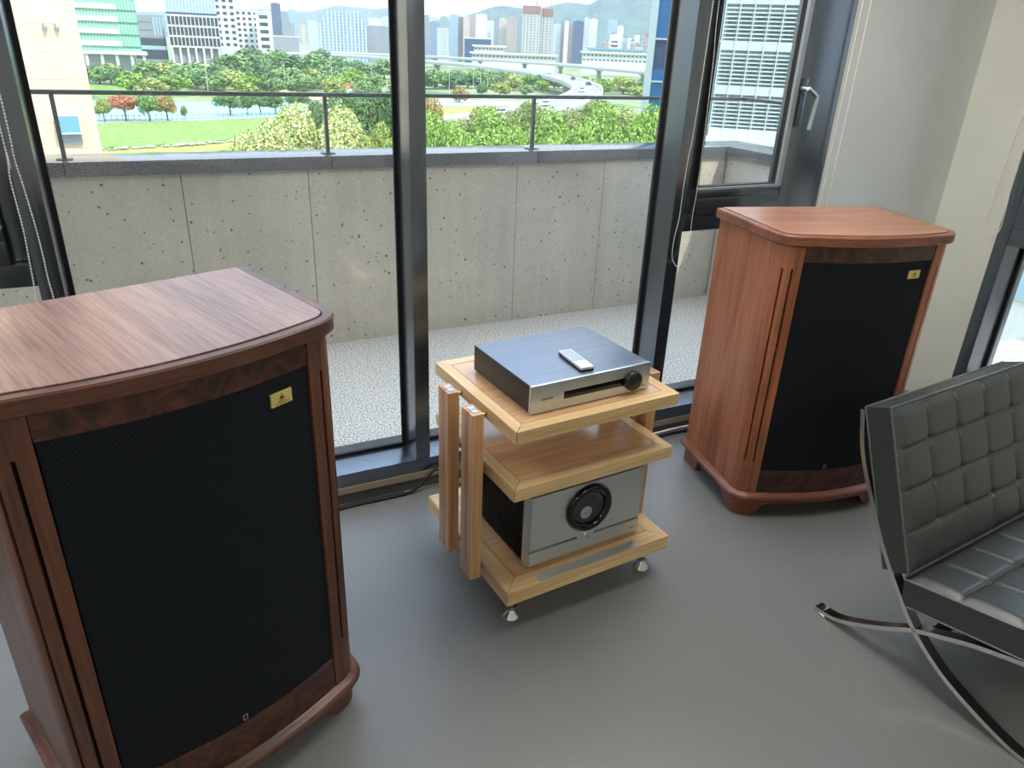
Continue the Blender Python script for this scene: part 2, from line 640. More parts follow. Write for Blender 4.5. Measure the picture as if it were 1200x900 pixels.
def casement(x0, x1, hinge):
    """fixed light below a transom, opening sash above"""
    frame('transom', (x0, FY0, 0.956), (x1, FY1, 1.020))
    pane(x0, x1, 0.133, 0.956)
    s = bpy.data.objects.new('sash', None)
    COL.objects.link(s)
    s.parent = win
    ys0, ys1 = (FY0 - 0.004, 2.442)
    wide, thin = 0.205, 0.05
    if hinge == 'L':
        xa, xb = x0 + 0.002, x1 - 0.002
        g0, g1 = xa + thin, xb - wide
        yl, yr = 2.40, ys0
    else:
        xa, xb = x0 + 0.002, x1 - 0.002
        g0, g1 = xa + wide, xb - thin
        yl, yr = ys0, 2.40
    frame('stile', (xa, yl, 1.022), (g0, ys1, 2.528), s)
    frame('stile', (g1, yr, 1.022), (xb, ys1, 2.528), s)
    frame('rail', (g0, ys0, 1.022), (g1, ys1, 1.089), s)
    frame('rail', (g0, ys0 + 0.004, 1.0905), (g1, ys1, 1.122), s)
    frame('rail', (g0, ys0, 2.43), (g1, ys1, 2.528), s)
    gy = 2.412
    b = MB()
    b.box((g0, gy - 0.05, 1.122), (g1, gy - 0.035, 1.130)).box((g0, gy - 0.05, 2.422), (g1, gy - 0.035, 2.43))
    if hinge == 'L':
        b.box((g1 - 0.022, gy - 0.05, 1.130), (g1, gy - 0.035, 2.422))
    else:
        b.box((g0, gy - 0.05, 1.130), (g0 + 0.022, gy - 0.035, 2.422))
    b.build('glazing_bead', 'bead_grey', s)
    box('pane', (g0, gy, 1.122), (g1, gy + 0.012, 2.43), 'window_glass', s)
    q = MB()
    for e in (g0, g1 - 0.012):
        q.box((e, gy - 0.034, 1.122), (e + 0.012, gy, 2.43))
    q.box((g0 + 0.012, gy - 0.034, 1.122), (g1 - 0.012, gy, 1.134))
    q.build('gasket', 'gasket', s)


casement(1.9611, 2.668, 'L')
casement(-1.043, -0.317, 'R')
# lever handle of the right sash
hd = MB().box((2.470, YB - 0.016, 1.365), (2.498, YB - 0.004, 1.55), 0.004).build('handle_plate', 'frame_dark', win, 30)
lv = MB().lathe([(0.010, 0), (0.010, 0.045)], (2.470, YB - 0.012, 1.514), 14, 'y')
lv.tube([(2.462, YB - 0.052, 1.516), (2.504, YB - 0.054, 1.493), (2.514, YB - 0.054, 1.486), (2.516, YB - 0.054, 1.476), (2.504, YB - 0.054, 1.357)], [0.009, 0.009, 0.009, 0.0085, 0.0095], 10)
lv.build('window_handle', 'chrome', hd, 40)

# ---- window_2 in the right wall
w2 = bpy.data.objects.new('window_2', None)
COL.objects.link(w2)
tag(w2, kind='structure')
RX0, RX1 = XR - 0.0, XR + 0.2
GX = XR + 0.14
frame('jamb', (RX0 - 0.004, 1.985, 0.075), (RX1, WR1, HEAD), w2)
frame('jamb', (RX0 - 0.004, WR0, 0.075), (RX1, WR0 + 0.06, HEAD), w2)
frame('sill', (RX0 - 0.004, WR0 + 0.06, 0.075), (RX1, 1.985, 0.133), w2)
frame('transom', (RX0 - 0.004, WR0 + 0.06, 0.87), (RX1, 1.985, 0.95), w2)
frame('head', (RX0 - 0.004, WR0 + 0.06, 2.53), (RX1, 1.985, HEAD), w2)
for ya, yb in ((WR0 + 0.06, 1.985),):
    for za, zb in ((0.133, 0.87), (0.95, 2.53)):
        box('pane', (GX, ya, za), (GX + 0.012, yb, zb), 'window_glass', w2)
        g = MB()
        g.box((GX - 0.014, yb - 0.014, za), (GX, yb, zb)).box((GX - 0.014, ya, za), (GX, ya + 0.014, zb)).box((GX - 0.014, ya + 0.014, za), (GX, yb - 0.014, za + 0.014))
        g.build('gasket', 'gasket', w2)
frame('sash_stile', (RX0 - 0.01, 1.86, 0.952), (RX0 + 0.05, 1.983, 2.528), w2)
frame('sash_rail', (RX0 - 0.01, 1.222, 0.952), (RX0 + 0.05, 1.858, 1.07), w2)

# ---- unseen fill panels, added under the ceiling to brighten the room
for i, (lx, ly, nm) in enumerate(((-1.3, 1.68, 'left of the window wall'), (1.6, 1.68, 'nearest the right speaker'), (-1.6, -2.0, 'far back on the left'), (1.6, -2.0, 'far back on the right'))):
    t = thing('added_fill_panel', 'added square white fill panel ' + nm, 'fill light', (lx, ly, ZC), 0, 'added fill panels')
    MB().box((-0.62, -0.62, -0.03), (0.62, -0.58, 0)).box((-0.62, 0.58, -0.03), (0.62, 0.62, 0)).box((-0.62, -0.58, -0.03), (-0.58, 0.58, 0)).box((0.58, -0.58, -0.03), (0.62, 0.58, 0)).build('light_frame', 'ceiling_paint', t)
    box('diffuser', (-0.58, -0.58, -0.02), (0.58, 0.58, -0.005), 'fill_glow', t)

# ------------------------------------------------------------------ terrace
PX = 3.64                                    # inner face of the return wall
tag(box('terrace_floor', (-9, FY1, -0.25), (PX + 0.3, 4.06, 0.0), 'pebble_wash'), kind='structure')
PY = 4.03
par = tag(MB().box((-9, PY + 0.02, -1.2), (PX + 0.29, PY + 0.24, 1.0)).box((PX + 0.02, FY1 + 0.04, -1.2), (PX + 0.27, PY + 0.02, 1.0)).build('parapet_wall', 'concrete'), kind='structure')
j = [-9.0 + 0.0]
x = 2.65 + 0.62
cuts = []
while x > -6:
    cuts.append(x)
    x -= 0.6215
cuts = [PX] + cuts
for a, b in zip(cuts[1:], cuts[:-1]):
    g = 0.0016
    box('concrete_panel', (a + g, PY, 0.0), (b - g, PY + 0.02, 1.0), 'concrete', par, 0.0015)
for a, b in ((FY1 + 0.05, 3.2), (3.2, PY - 0.005)):
    box('concrete_panel', (PX, a + 0.004, 0.0), (PX + 0.02, b - 0.004, 1.0), 'concrete', par, 0.003)
cx = [PX + 0.30, 3.39, 2.15, 0.91, -0.325, -1.56, -2.8, -4.04]
for b, a in zip(cx[:-1], cx[1:]):
    box('coping_stone', (a + 0.0015, 4.0, 1.0), (b - 0.0015, 4.285, 1.068), 'granite_cap', par, 0.004)
box('coping_stone', (PX - 0.03, FY1 + 0.05, 1.0), (PX + 0.30, 3.997, 1.068), 'granite_cap', par, 0.004)
rail = thing('railing', 'dark metal handrail on slim posts along the concrete parapet', 'railing', (0, 0, 0))
box('top_rail', (-4.0, 4.082, 1.354), (PX + 0.15, 4.114, 1.374), 'rail_metal', rail, 0.004)
box('top_rail', (PX + 0.11, FY1 + 0.08, 1.354), (PX + 0.15, 4.078, 1.374), 'rail_metal', rail, 0.004)
for px in (-2.8, -1.56, -0.325, 0.91, 2.15, 3.39):
    p = box('post', (px - 0.006, 4.088, 1.068), (px + 0.012, 4.108, 1.354), 'rail_metal', rail)
    box('flange', (px - 0.03, 4.068, 1.068), (px + 0.036, 4.128, 1.073), 'rail_metal', p)
box('post', (PX + 0.12, 3.2, 1.068), (PX + 0.14, 3.22, 1.352), 'rail_metal', rail)

# the terrace goes on round the corner, below the right window
tag(box('terrace_floor', (XR + 0.28, -7, -0.25), (5.35, 2.55, 0.0), 'pebble_wash'), kind='structure')
pr2 = tag(box('parapet_wall', (5.37, -7, -1.2), (5.6, 2.55, 1.0), 'concrete'), kind='structure')
for a_ in range(8):
    box('concrete_panel', (5.35, -6.4 + a_ * 1.1 + 0.002, 0.0), (5.37, -5.3 + a_ * 1.1 - 0.002, 1.0), 'concrete', pr2)
    box('coping_stone', (5.32, -6.4 + a_ * 1.1 + 0.002, 1.0), (5.62, -5.3 + a_ * 1.1 - 0.002, 1.068), 'granite_cap', pr2, 0.004)

# ------------------------------------------------------------------ loudspeakers
WF, WB, DEP, HH, ZB = 0.683, 0.707, 0.4745, 1.0993, 0.0973


def outline(off=0.0, nfront=22, ncorner=9):
    """plan of the cabinet seen from above, from back left round the bowed front to back right"""
    pts = [(-WB / 2, DEP)]
    hw = WF / 2
    xe, ye, ys = 0.262, 0.004, 0.085
    bow = 0.034

    def corner(sgn):
        r = []
        for i in range(ncorner + 1):
            t = i / ncorner
            a, c, b = (hw, ys), (hw, 0.016), (xe, ye)
            x = (1 - t) ** 2 * a[0] + 2 * t * (1 - t) * c[0] + t * t * b[0]
            y = (1 - t) ** 2 * a[1] + 2 * t * (1 - t) * c[1] + t * t * b[1]
            r.append((sgn * x, y))
        return r
    pts += corner(-1)
    for i in range(1, nfront):
        x = -xe + 2 * xe * i / nfront
        pts.append((x, ye - bow * (1 - (x / xe) ** 2)))
    pts += corner(1)[::-1]
    pts.append((WB / 2, DEP))
    if off:
        res = []
        n = len(pts)
        for i, p in enumerate(pts):
            a = pts[max(i - 1, 0)]
            b = pts[min(i + 1, n - 1)]
            t = Vector((b[0] - a[0], b[1] - a[1])).normalized()
            nn = Vector((t.y, -t.x))            # outward on this winding
            res.append((p[0] + nn.x * off, p[1] + nn.y * off))
        res[0] = (res[0][0], DEP + min(off, 0) * 0.3)
        res[-1] = (res[-1][0], DEP + min(off, 0) * 0.3)
        return res
    return pts


def loft(mb, levels):
    """levels: (offset, z) rings of the outline, capped"""
    rings = [[(x, y, z) for x, y in outline(o)] for o, z in levels]
    n = len(rings[0])
    vs = [p for r in rings for p in r]
    fs = []
    for i in range(len(rings) - 1):
        for k in range(n):
            k2 = (k + 1) % n
            fs.append((i * n + k, i * n + k2, (i + 1) * n + k2, (i + 1) * n + k))
    fs.append(tuple(range(n))[::-1])
    fs.append(tuple((len(rings) - 1) * n + k for k in range(n)))
    return mb.add(vs, fs)


def arc_table(off):
    o = outline(off, 40, 14)
    d = [0.0]
    for a, b in zip(o[:-1], o[1:]):
        d.append(d[-1] + math.hypot(b[0] - a[0], b[1] - a[1]))
    return o, d


ARC = {}


def at_arc(off, s):
    """point on the outline (offset) whose base-outline arc position, measured from the front centre, is s"""
    if 0.0 not in ARC:
        ARC[0.0] = arc_table(0.0)
    if off not in ARC:
        ARC[off] = arc_table(off)
    o0, d0 = ARC[0.0]
    o1, _ = ARC[off]
    mid = d0[-1] / 2
    t = min(max(mid + s, 0.0), d0[-1])
    for i in range(len(d0) - 1):
        if t <= d0[i + 1]:
            f = (t - d0[i]) / (d0[i + 1] - d0[i])
            break
    return (o1[i][0] + (o1[i + 1][0] - o1[i][0]) * f, o1[i][1] + (o1[i + 1][1] - o1[i][1]) * f)


def strip(mb, s0, s1, z0, z1, o_in, o_out, step=0.02):
    """a board bent along the outline between arc positions s0 and s1; z0 may be a function of s"""
    n = max(1, int(abs(s1 - s0) / step))
    zf = z0 if callable(z0) else (lambda s: z0)
    vs, fs = [], []
    for i in range(n + 1):
        s = s0 + (s1 - s0) * i / n
        a = at_arc(o_in, s)
        b = at_arc(o_out, s)
        vs += [(a[0], a[1], zf(s)), (b[0], b[1], zf(s)), (b[0], b[1], z1), (a[0], a[1], z1)]
    for i in range(n):
        p, q = i * 4, i * 4 + 4
        for k in range(4):
            k2 = (k + 1) % 4
            fs.append((p + k, q + k, q + k2, p + k2))
    fs.append((0, 1, 2, 3))
    fs.append(tuple(n * 4 + k for k in (3, 2, 1, 0)))
    return mb.add(vs, fs)


def make_speaker(label, tone, loc, rz):
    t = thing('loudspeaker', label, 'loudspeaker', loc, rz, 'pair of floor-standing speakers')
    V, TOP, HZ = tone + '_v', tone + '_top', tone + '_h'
    zb, zt = 0.10, 1.066
    o_c, o_o = -0.040, -0.018                     # core, outer surface
    LEN = arc_table(0.0)[1][-1] / 2
    loft(MB(), [(o_c, zb), (o_c, zt)]).build('carcass', 'slot_black', t)
    gz0, gz1, gs = 0.198, 1.006, 0.258            # grille opening
    # side panels, each with its two flutes at the rounded front corner
    for sg in (-1, 1):
        m = MB()
        s1, s2, wslot = 0.292, 0.333, 0.0085
        seg = [(gs, s1 - wslot / 2), (s1 + wslot / 2, s2 - wslot / 2), (s2 + wslot / 2, 0.385)]
        for a, b in seg:
            strip(m, sg * a, sg * b, zb, zt, o_c, o_o, 0.01)
        for s in (s1, s2):
            strip(m, sg * (s - wslot / 2), sg * (s + wslot / 2), zb, 0.238, o_c, o_o, 0.01)
            strip(m, sg * (s - wslot / 2), sg * (s + wslot / 2), 0.982, zt, o_c, o_o, 0.01)
        m.build('fluted_post', V, t, 35)
        m = MB()
        strip(m, sg * 0.3865, sg * (LEN - 0.001), zb, zt, o_c, o_o, 0.1)
        m.build('side_panel', V, t)
    tp = strip(MB(), -gs + 0.0015, gs - 0.0015, gz1, zt, o_c, o_o - 0.003).build('top_rail', 'burl', t, 35)
    bt = strip(MB(), -gs + 0.0015, gs - 0.0015, zb, gz0, o_c, o_o - 0.003).build('bottom_rail', 'burl', t, 35)
    gr = strip(MB(), -gs + 0.003, gs - 0.003, gz0 + 0.0015, gz1 - 0.0015, o_c, o_o - 0.005).build('grille', 'grille_cloth', t, 35)
    # cornice and the raised panel in the top
    cor = loft(MB(), [(-0.030, 1.062), (-0.0035, 1.062), (0.0, 1.0655), (0.0, 1.0925), (-0.0035, 1.0965), (-0.020, 1.0965)]).build('cornice', HZ, t, 26)
    ol = outline(-0.026)
    ol[0] = (ol[0][0], DEP)
    ol[-1] = (ol[-1][0], DEP)
    m = MB()
    n = len(ol)
    oi = outline(-0.0275)
    oi[0] = (oi[0][0], DEP)
    oi[-1] = (oi[-1][0], DEP)
    vs = [(x, y, 1.0965) for x, y in ol] + [(x, y, 1.0985) for x, y in ol] + [(x, y, 1.0993) for x, y in oi]
    fs = [(q * n + k, q * n + (k + 1) % n, (q + 1) * n + (k + 1) % n, (q + 1) * n + k) for q in range(2) for k in range(n)]
    fs.append(tuple(2 * n + k for k in range(n)))
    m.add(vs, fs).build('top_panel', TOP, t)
    og = MB()
    oa, ob = outline(-0.0225), outline(-0.0262)
    for q in (oa, ob):
        q[0] = (q[0][0], DEP - 0.001)
        q[-1] = (q[-1][0], DEP - 0.001)
    vs = [(x, y, 1.0968) for x, y in oa] + [(x, y, 1.0968) for x, y in ob]
    og.add(vs, [(k, k + 1, n + k + 1, n + k) for k in range(n - 1)])
    og.build('groove', 'slot_black', t)
    # base moulding and bracket feet
    loft(MB(), [(-0.02, 0.070), (-0.002, 0.072), (0.004, 0.0775), (0.005, 0.083), (0.003, 0.090), (-0.004, 0.095), (-0.016, 0.0985), (-0.018, 0.1005)]).build('base_moulding', HZ, t, 50)
    corner_s = 0.335

    def foot_z(s):
        d = abs(abs(s) - corner_s)
        if abs(s) > LEN - 0.11:
            d = max(0.0, LEN - 0.11 + 0.09 - abs(s)) if abs(s) < LEN - 0.02 else 0
            d = 0
        e = 0.085
        if d < e:
            return 0.0
        q = min((d - e) / 0.05, 1.0)
        return 0.05 * math.sin(q * math.pi / 2)
    pl = MB()
    strip(pl, -LEN + 0.001, LEN - 0.001, foot_z, 0.072, -0.045, -0.020, 0.012)
    pl.build('plinth', HZ, t, 50)
    # maker's plate
    bx, bz = 0.182, 0.959
    p0 = at_arc(o_o - 0.005, bx)
    q0 = at_arc(o_o - 0.005, bx + 0.01)
    ang = math.atan2(q0[1] - p0[1], q0[0] - p0[0])
    bd = MB().box((-0.0255, -0.003, -0.0145), (0.0255, 0.002, 0.0145), 0.0008).build('maker_plate', 'gold', gr, 30)
    bd.location = (p0[0], p0[1] - 0.001, bz)
    bd.rotation_euler = (0, 0, ang)
    cr = MB()
    cr.prism([(-0.0035, -0.0015), (0.0035, -0.0015), (0.0042, 0.003), (0.002, 0.0065), (0, 0.0045), (-0.002, 0.0065), (-0.0042, 0.003)], -0.0034, -0.003, 'y')
    cr.prism([(-0.0018, 0.0072), (0.0018, 0.0072), (0.0024, 0.0100), (0, 0.0088), (-0.0024, 0.0100)], -0.0034, -0.003, 'y')
    cr.prism([(-0.0062, -0.0015), (-0.0042, -0.0015), (-0.0050, 0.0040)], -0.0034, -0.003, 'y')
    cr.prism([(0.0042, -0.0015), (0.0062, -0.0015), (0.0050, 0.0040)], -0.0034, -0.003, 'y')
    c = cr.build('crest', 'gold_print', gr)
    c.location = bd.location
    c.rotation_euler = bd.rotation_euler
    off = Vector((math.sin(ang), -math.cos(ang), 0)) * 0.0031
    L = Vector((math.cos(ang), math.sin(ang), 0))
    for txt, sz, du, dz in (('TANNOY', 0.0050, 0.0, -0.0052), ('CANTERBURY GR', 0.0046, 0.0, -0.0102)):
        lettering('lettering', txt, sz, Vector(bd.location) + off + Vector((0, 0, dz)), (math.pi / 2, 0, ang), 'gold_print', gr)
    # small chrome key lock at the foot of the grille
    p1 = at_arc(o_o - 0.005, 0.0)
    lk = MB()
    for a_, b_ in (((-0.0055, -0.008), (0.0055, -0.0062)), ((-0.0055, 0.0062), (0.0055, 0.008)), ((-0.0055, -0.0062), (-0.0035, 0.0062)), ((0.0035, -0.0062), (0.0055, 0.0062))):
        lk.box((a_[0], -0.0015, a_[1]), (b_[0], 0.0025, b_[1]))
    o = lk.build('key_lock', 'chrome', gr, 60)
    o.location = (p1[0], p1[1] - 0.003, 0.214)
    return t


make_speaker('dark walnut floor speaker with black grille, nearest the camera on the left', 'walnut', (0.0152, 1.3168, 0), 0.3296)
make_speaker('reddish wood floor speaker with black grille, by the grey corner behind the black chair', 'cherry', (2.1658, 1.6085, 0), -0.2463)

# ------------------------------------------------------------------ audio rack
KT, KM, KB = 0.6942, 0.5115, 0.1557
rack = thing('audio_rack', 'three-shelf pale maple audio rack with paired upright posts', 'audio rack', (0.782, 1.4993, 0), 0.066)


def shelf(x0, x1, y0, y1, zt, th, b=0.0375):
    g = 0.0022
    s = MB().box((x0 + b + g, y0 + b + g, zt - th + 0.004), (x1 - b - g, y1 - b - g, zt - 0.0003), 0.0008).build('shelf', 'maple_panel', rack, 30)

    def bd(poly, mat):
        q = MB().prism(poly, zt - th, zt)
        q.build('edge_board', mat, s)
    e = g * 0.6
    box('core', (x0 + 0.004, y0 + 0.004, zt - th + 0.006), (x1 - 0.004, y1 - 0.004, zt - 0.003), 'slot_black', s)  # black box added inside so the shade in the board gaps stays dark
    bd([(x0 + e, y0), (x1 - e, y0), (x1 - b - e, y0 + b), (x0 + b + e, y0 + b)], 'maple_x')
    bd([(x1 - e, y1), (x0 + e, y1), (x0 + b + e, y1 - b), (x1 - b - e, y1 - b)], 'maple_x')
    bd([(x0, y1 - e), (x0, y0 + e), (x0 + b, y0 + b + e), (x0 + b, y1 - b - e)], 'maple_y')
    bd([(x1, y0 + e), (x1, y1 - e), (x1 - b, y1 - b - e), (x1 - b, y0 + b + e)], 'maple_y')
    return s


shelf(0, 0.5676, 0, 0.5225, KT, 0.0385)
shelf(0.001, 0.5695, 0, 0.5225, KM, 0.0385)
bs = shelf(-0.0072, 0.614, 0.0014, 0.576, KB, 0.050, 0.055)
np_ = MB().box((0.108, 0.003, KB - 0.001), (0.492, 0.034, KB + 0.0006)).build('metal_strip', 'steel_satin', bs)
lettering('lettering', 'ART', 0.012, (0.515, 0.02, KB + 0.0008), (0, 0, 0), 'print_dark', bs) if False else None


def post(x0, y0):
    dx, dy, z0, z1 = 0.036, 0.070, 0.126, 0.694
    p = MB()
    p.box((x0, y0, z0), (x0 + dx, y0 + dy * 0.36, z1), 0.001)
    o = p.build('post', 'post_tan', rack, 30)
    box('lamination', (x0, y0 + dy * 0.365, z0), (x0 + dx, y0 + dy * 0.66, z1), 'post_red', o, 0.001)
    box('lamination', (x0, y0 + dy * 0.665, z0), (x0 + dx, y0 + dy, z1), 'post_tan', o, 0.001)
    c = MB()
    c.box((x0 + 0.010, y0 + 0.016, z1), (x0 + dx - 0.008, y0 + 0.034, z1 + 0.0012)).box((x0 + 0.010, y0 + 0.038, z1), (x0 + dx - 0.008, y0 + 0.056, z1 + 0.0012))
    c.build('end_inlay', 'steel_satin', o)
    for zz in (KT - 0.022, KM - 0.02, KB - 0.018):
        a = x0 + dx if x0 < 0.3 else x0
        b = (0.0 if zz > 0.2 else -0.0072) if x0 < 0.3 else (0.5676 if zz > 0.2 else 0.614)
        if zz < 0.2 and x0 > 0.3:
            continue
        m = MB()
        lo, hi = min(a, b), max(a, b)
        m.lathe([(0.0032, lo), (0.0032, lo + (hi - lo) * 0.35), (0.0062, lo + (hi - lo) * 0.4), (0.0062, hi)], (0, y0 + dy * 0.5, zz), 12, 'x')
        m.build('pin', 'brass', o, 40)


for y0 in (0.135, 0.292):
    post(-0.062, y0)
    post(0.583, y0 + 0.014)
for fx, fy in ((0.045, 0.06), (0.565, 0.06), (0.045, 0.52), (0.565, 0.52)):
    f = MB().lathe([(0.0, 0.0), (0.026, 0.0), (0.028, 0.004), (0.026, 0.010), (0.012, 0.026), (0.010, 0.034), (0.016, 0.036), (0.016, 0.046), (0.009, 0.047), (0.009, KB - 0.05), (0, KB - 0.05)], (fx, fy, 0), 24)
    f.build('foot', 'chrome', rack, 40)

# ------------------------------------------------------------------ integrated amplifier on the top shelf
A0 = Matrix.Translation((0.782, 1.4993, 0)) @ Matrix.Rotation(0.066, 4, 'Z')


def on_rack(x, y, z):
    return tuple(A0 @ Vector((x, y, z)))


amp = thing('integrated_amplifier', 'slim silver-fronted amplifier with black knob, on the top shelf of the rack', 'amplifier', on_rack(0.080, 0.066, KT), 0.066)
AW, AD, AH = 0.418, 0.345, 0.088
MB().box((0.003, 0.010, 0.005), (AW - 0.003, AD, AH - 0.003), 0.0015).build('chassis', 'chassis_side', amp, 30)
box('top_cover', (0.003, 0.009, AH - 0.0032), (AW - 0.003, AD, AH), 'chassis_sky_sheen', amp, 0.001)
fp = MB()
sx0, sx1, sz0, sz1 = 0.110, 0.330, 0.030, 0.054        # display window
fp.box((0, 0, 0.004), (AW, 0.009, sz0)).box((0, 0, sz1), (AW, 0.009, AH)).box((0, 0, sz0), (sx0, 0.009, sz1)).box((sx1, 0, sz0), (AW, 0.009, sz1))
face = fp.build('face_plate', 'brushed_alu', amp)
MB().box((0, -0.0004, AH - 0.0022), (AW, 0.003, AH + 0.0004)).box((0, -0.0004, 0.004), (0.002, 0.003, AH)).build('polished_edge', 'alu_edge', face)
dw = box('display_window', (sx0, 0.002, sz0), (sx1 + 0.02, 0.006, sz1), 'gloss_black', amp)
kn = MB().lathe([(0.030, 0.0), (0.030, 0.013), (0.0285, 0.0155), (0.026, 0.0165), (0.0, 0.0165)], (0.350, 0, 0.043), 40, 'y').build('volume_knob', 'knob_black', amp, 40)
box('knob_mark', (0.3494, -0.0172, 0.060), (0.3506, -0.0164, 0.068), 'logo_silver', kn)
lettering('lettering', 'audiolab', 0.0125, (0.054, -0.0006, 0.044), (math.pi / 2, 0, 0), 'print_dark', face)
lettering('lettering', 'II', 0.005, (0.046, -0.0006, 0.034), (math.pi / 2, 0, 0), 'print_dark', face)
lettering('lettering', '8300A', 0.008, (0.394, -0.0006, 0.017), (math.pi / 2, 0, 0), 'print_dark', face)
for fx in (0.05, AW - 0.05):
    for fy in (0.04, AD - 0.04):
        MB().lathe([(0.016, 0), (0.016, 0.006), (0, 0.006)], (fx, fy, 0), 16).build('foot', 'rubber', amp, 40)

# ------------------------------------------------------------------ remote control on the amplifier
rm = thing('remote_control', 'small silver remote control lying on the amplifier lid', 'remote control', on_rack(0.262, 0.094, KT + AH + 0.0003), 0.066 - 0.10)
RW, RL = 0.044, 0.140
body = MB().box((0, 0, 0.001), (RW, RL, 0.006), 0.002).build('underside', 'rubber', rm, 40)
body = MB().box((0, 0, 0.0055), (RW, RL, 0.0135), 0.0028).build('case', 'remote_silver', rm, 40)
box('key_panel', (0.004, 0.052, 0.0135), (RW - 0.004, RL - 0.006, 0.0139), 'remote_panel', rm)
for r in range(6):
    for c in range(3):
        kx, ky = 0.0075 + c * 0.0115, 0.058 + r * 0.0125
        box('key', (kx, ky, 0.0139), (kx + 0.006, ky + 0.006, 0.0146), 'remote_silver', rm)

# ------------------------------------------------------------------ power amplifier on the bottom shelf
PW, PH = 0.445, 0.262
pa = thing('power_amplifier', 'big silver power amplifier with round black dial, on the bottom shelf of the rack', 'amplifier', on_rack(0.090, 0.055, KB), 0.066)
z0 = 0.014
MB().box((0.05, 0.032, z0 + 0.004), (PW - 0.05, 0.46, PH - 0.012), 0.002).build('chassis', 'fin_black', pa, 30)
nf = 30
fin = None
for sgn in (-1, 1):
    for i in range(nf):
        y = 0.046 + i * 0.0137
        if fin is None:
            o = box('cooling_fin', (0.004, 0, z0 + 0.002), (0.050, 0.0042, PH - 0.010), 'fin_black', pa)
            fin = o.data
        else:
            o = link('cooling_fin', fin, pa)
        o.location = (0 if sgn < 0 else PW - 0.054, y, 0)
zg = 0.068                                              # groove between the two face plates
f1 = MB()
f1.prism([(0.0, 0.034), (0.0, 0.026), (0.012, 0.006), (PW - 0.012, 0.006), (PW, 0.026), (PW, 0.034)][::-1], zg + 0.003, PH)
f1.prism([(0.0, 0.034), (0.0, 0.026), (0.012, 0.006), (PW - 0.012, 0.006), (PW, 0.026), (PW, 0.034)][::-1], z0, zg - 0.006)
f1.box((0.0, 0.018, zg - 0.006), (PW, 0.034, zg + 0.003))
f1.box((0.187, 0.006, zg - 0.006), (0.250, 0.018, zg + 0.003))
pf = f1.build('face_plate', 'brushed_alu', pa)
dc = (0.221, 0.006, 0.172)
bz = MB().lathe([(0.0835, 0.0), (0.0835, 0.008), (0.080, 0.014), (0.072, 0.0165), (0.064, 0.014), (0.058, 0.006), (0.057, 0.001), (0.0, 0.001)], dc, 64, 'y')
bz = bz.build('dial_bezel', 'gloss_black', pa, 50)
MB().lathe([(0.0565, 0.0012), (0.0565, 0.0022), (0, 0.0022)], dc, 48, 'y').build('dial_face', 'dial_face', bz, 40)
MB().lathe([(0.0215, 0.0022), (0.0215, 0.0045), (0.020, 0.0055), (0, 0.0055)], (dc[0] - 0.010, dc[1], dc[2] - 0.016), 36, 'y').build('logo_disc', 'logo_silver', bz, 40)
lettering('lettering', 'PASS', 0.0115, (dc[0] - 0.010, dc[1] - 0.0058, dc[2] - 0.016), (math.pi / 2, 0, 0), 'print_dark', bz)
tk = MB()
for i in range(11):
    a = math.radians(150 - i * 12)
    r0, r1 = 0.044, 0.050
    tk.tube([(dc[0] + r0 * math.cos(a), dc[1] - 0.0026, dc[2] + r0 * math.sin(a)), (dc[0] + r1 * math.cos(a), dc[1] - 0.0026, dc[2] + r1 * math.sin(a))], 0.0006, 4)
tk.build('dial_scale', 'logo_silver', bz)
MB().lathe([(0.009, 0), (0.009, 0.005), (0.0075, 0.0065), (0, 0.0065)], (0.221, 0.006, zg - 0.002), 20, 'y').build('power_button', 'chrome', pa, 40)
lettering('lettering', 'X250.8', 0.008, (0.405, 0.0056, zg - 0.034), (math.pi / 2, 0, 0), 'print_dark', pf)
for fx in (0.06, PW - 0.06):
    for fy in (0.07, 0.40):
        MB().lathe([(0.018, 0), (0.018, z0 + 0.006), (0, z0 + 0.006)], (fx, fy, 0), 16).build('foot', 'rubber', pa, 40)

# ------------------------------------------------------------------ lounge chair
CH = thing('lounge_chair', 'black tufted leather lounge chair on a crossed chrome frame', 'chair', (1.736, 1.170, 0), math.radians(-84.8))
CW = 0.75


def catmull(pts, n=8):
    P = [Vector(p) for p in pts]
    P = [2 * P[0] - P[1]] + P + [2 * P[-1] - P[-2]]
    r = []
    for i in range(1, len(P) - 2):
        for k in range(n):
            t = k / n
            a, b, c, d = P[i - 1], P[i], P[i + 1], P[i + 2]
            r.append(0.5 * ((2 * b) + (c - a) * t + (2 * a - 5 * b + 4 * c - d) * t * t + (3 * b - 3 * c + d - a) * t ** 3))
    r.append(P[-2])
    return r


def bar(name, prof, y0, y1, th, mat='stainless', parent=CH):
    """flat bar: curve prof in (s, z), thickness th across the curve, width y0..y1"""
    c = catmull([(p[0], p[1], 0) for p in prof], 8)
    n = len(c)
    vs, fs = [], []
    for i, p in enumerate(c):
        t = (c[min(i + 1, n - 1)] - c[max(i - 1, 0)]).normalized()
        nn = Vector((-t.y, t.x, 0))
        for yy, sg in ((y0, -1), (y0, 1), (y1, 1), (y1, -1)):
            q = p + nn * sg * th / 2
            vs.append((q.x, yy, q.y))
    for i in range(n - 1):
        for k in range(4):
            k2 = (k + 1) % 4
            fs.append((i * 4 + k, i * 4 + k2, i * 4 + 4 + k2, i * 4 + 4 + k))
    fs.append((0, 1, 2, 3))
    fs.append(tuple((n - 1) * 4 + k for k in (3, 2, 1, 0)))
    return MB().add(vs, fs).build(name, mat, parent, 40)


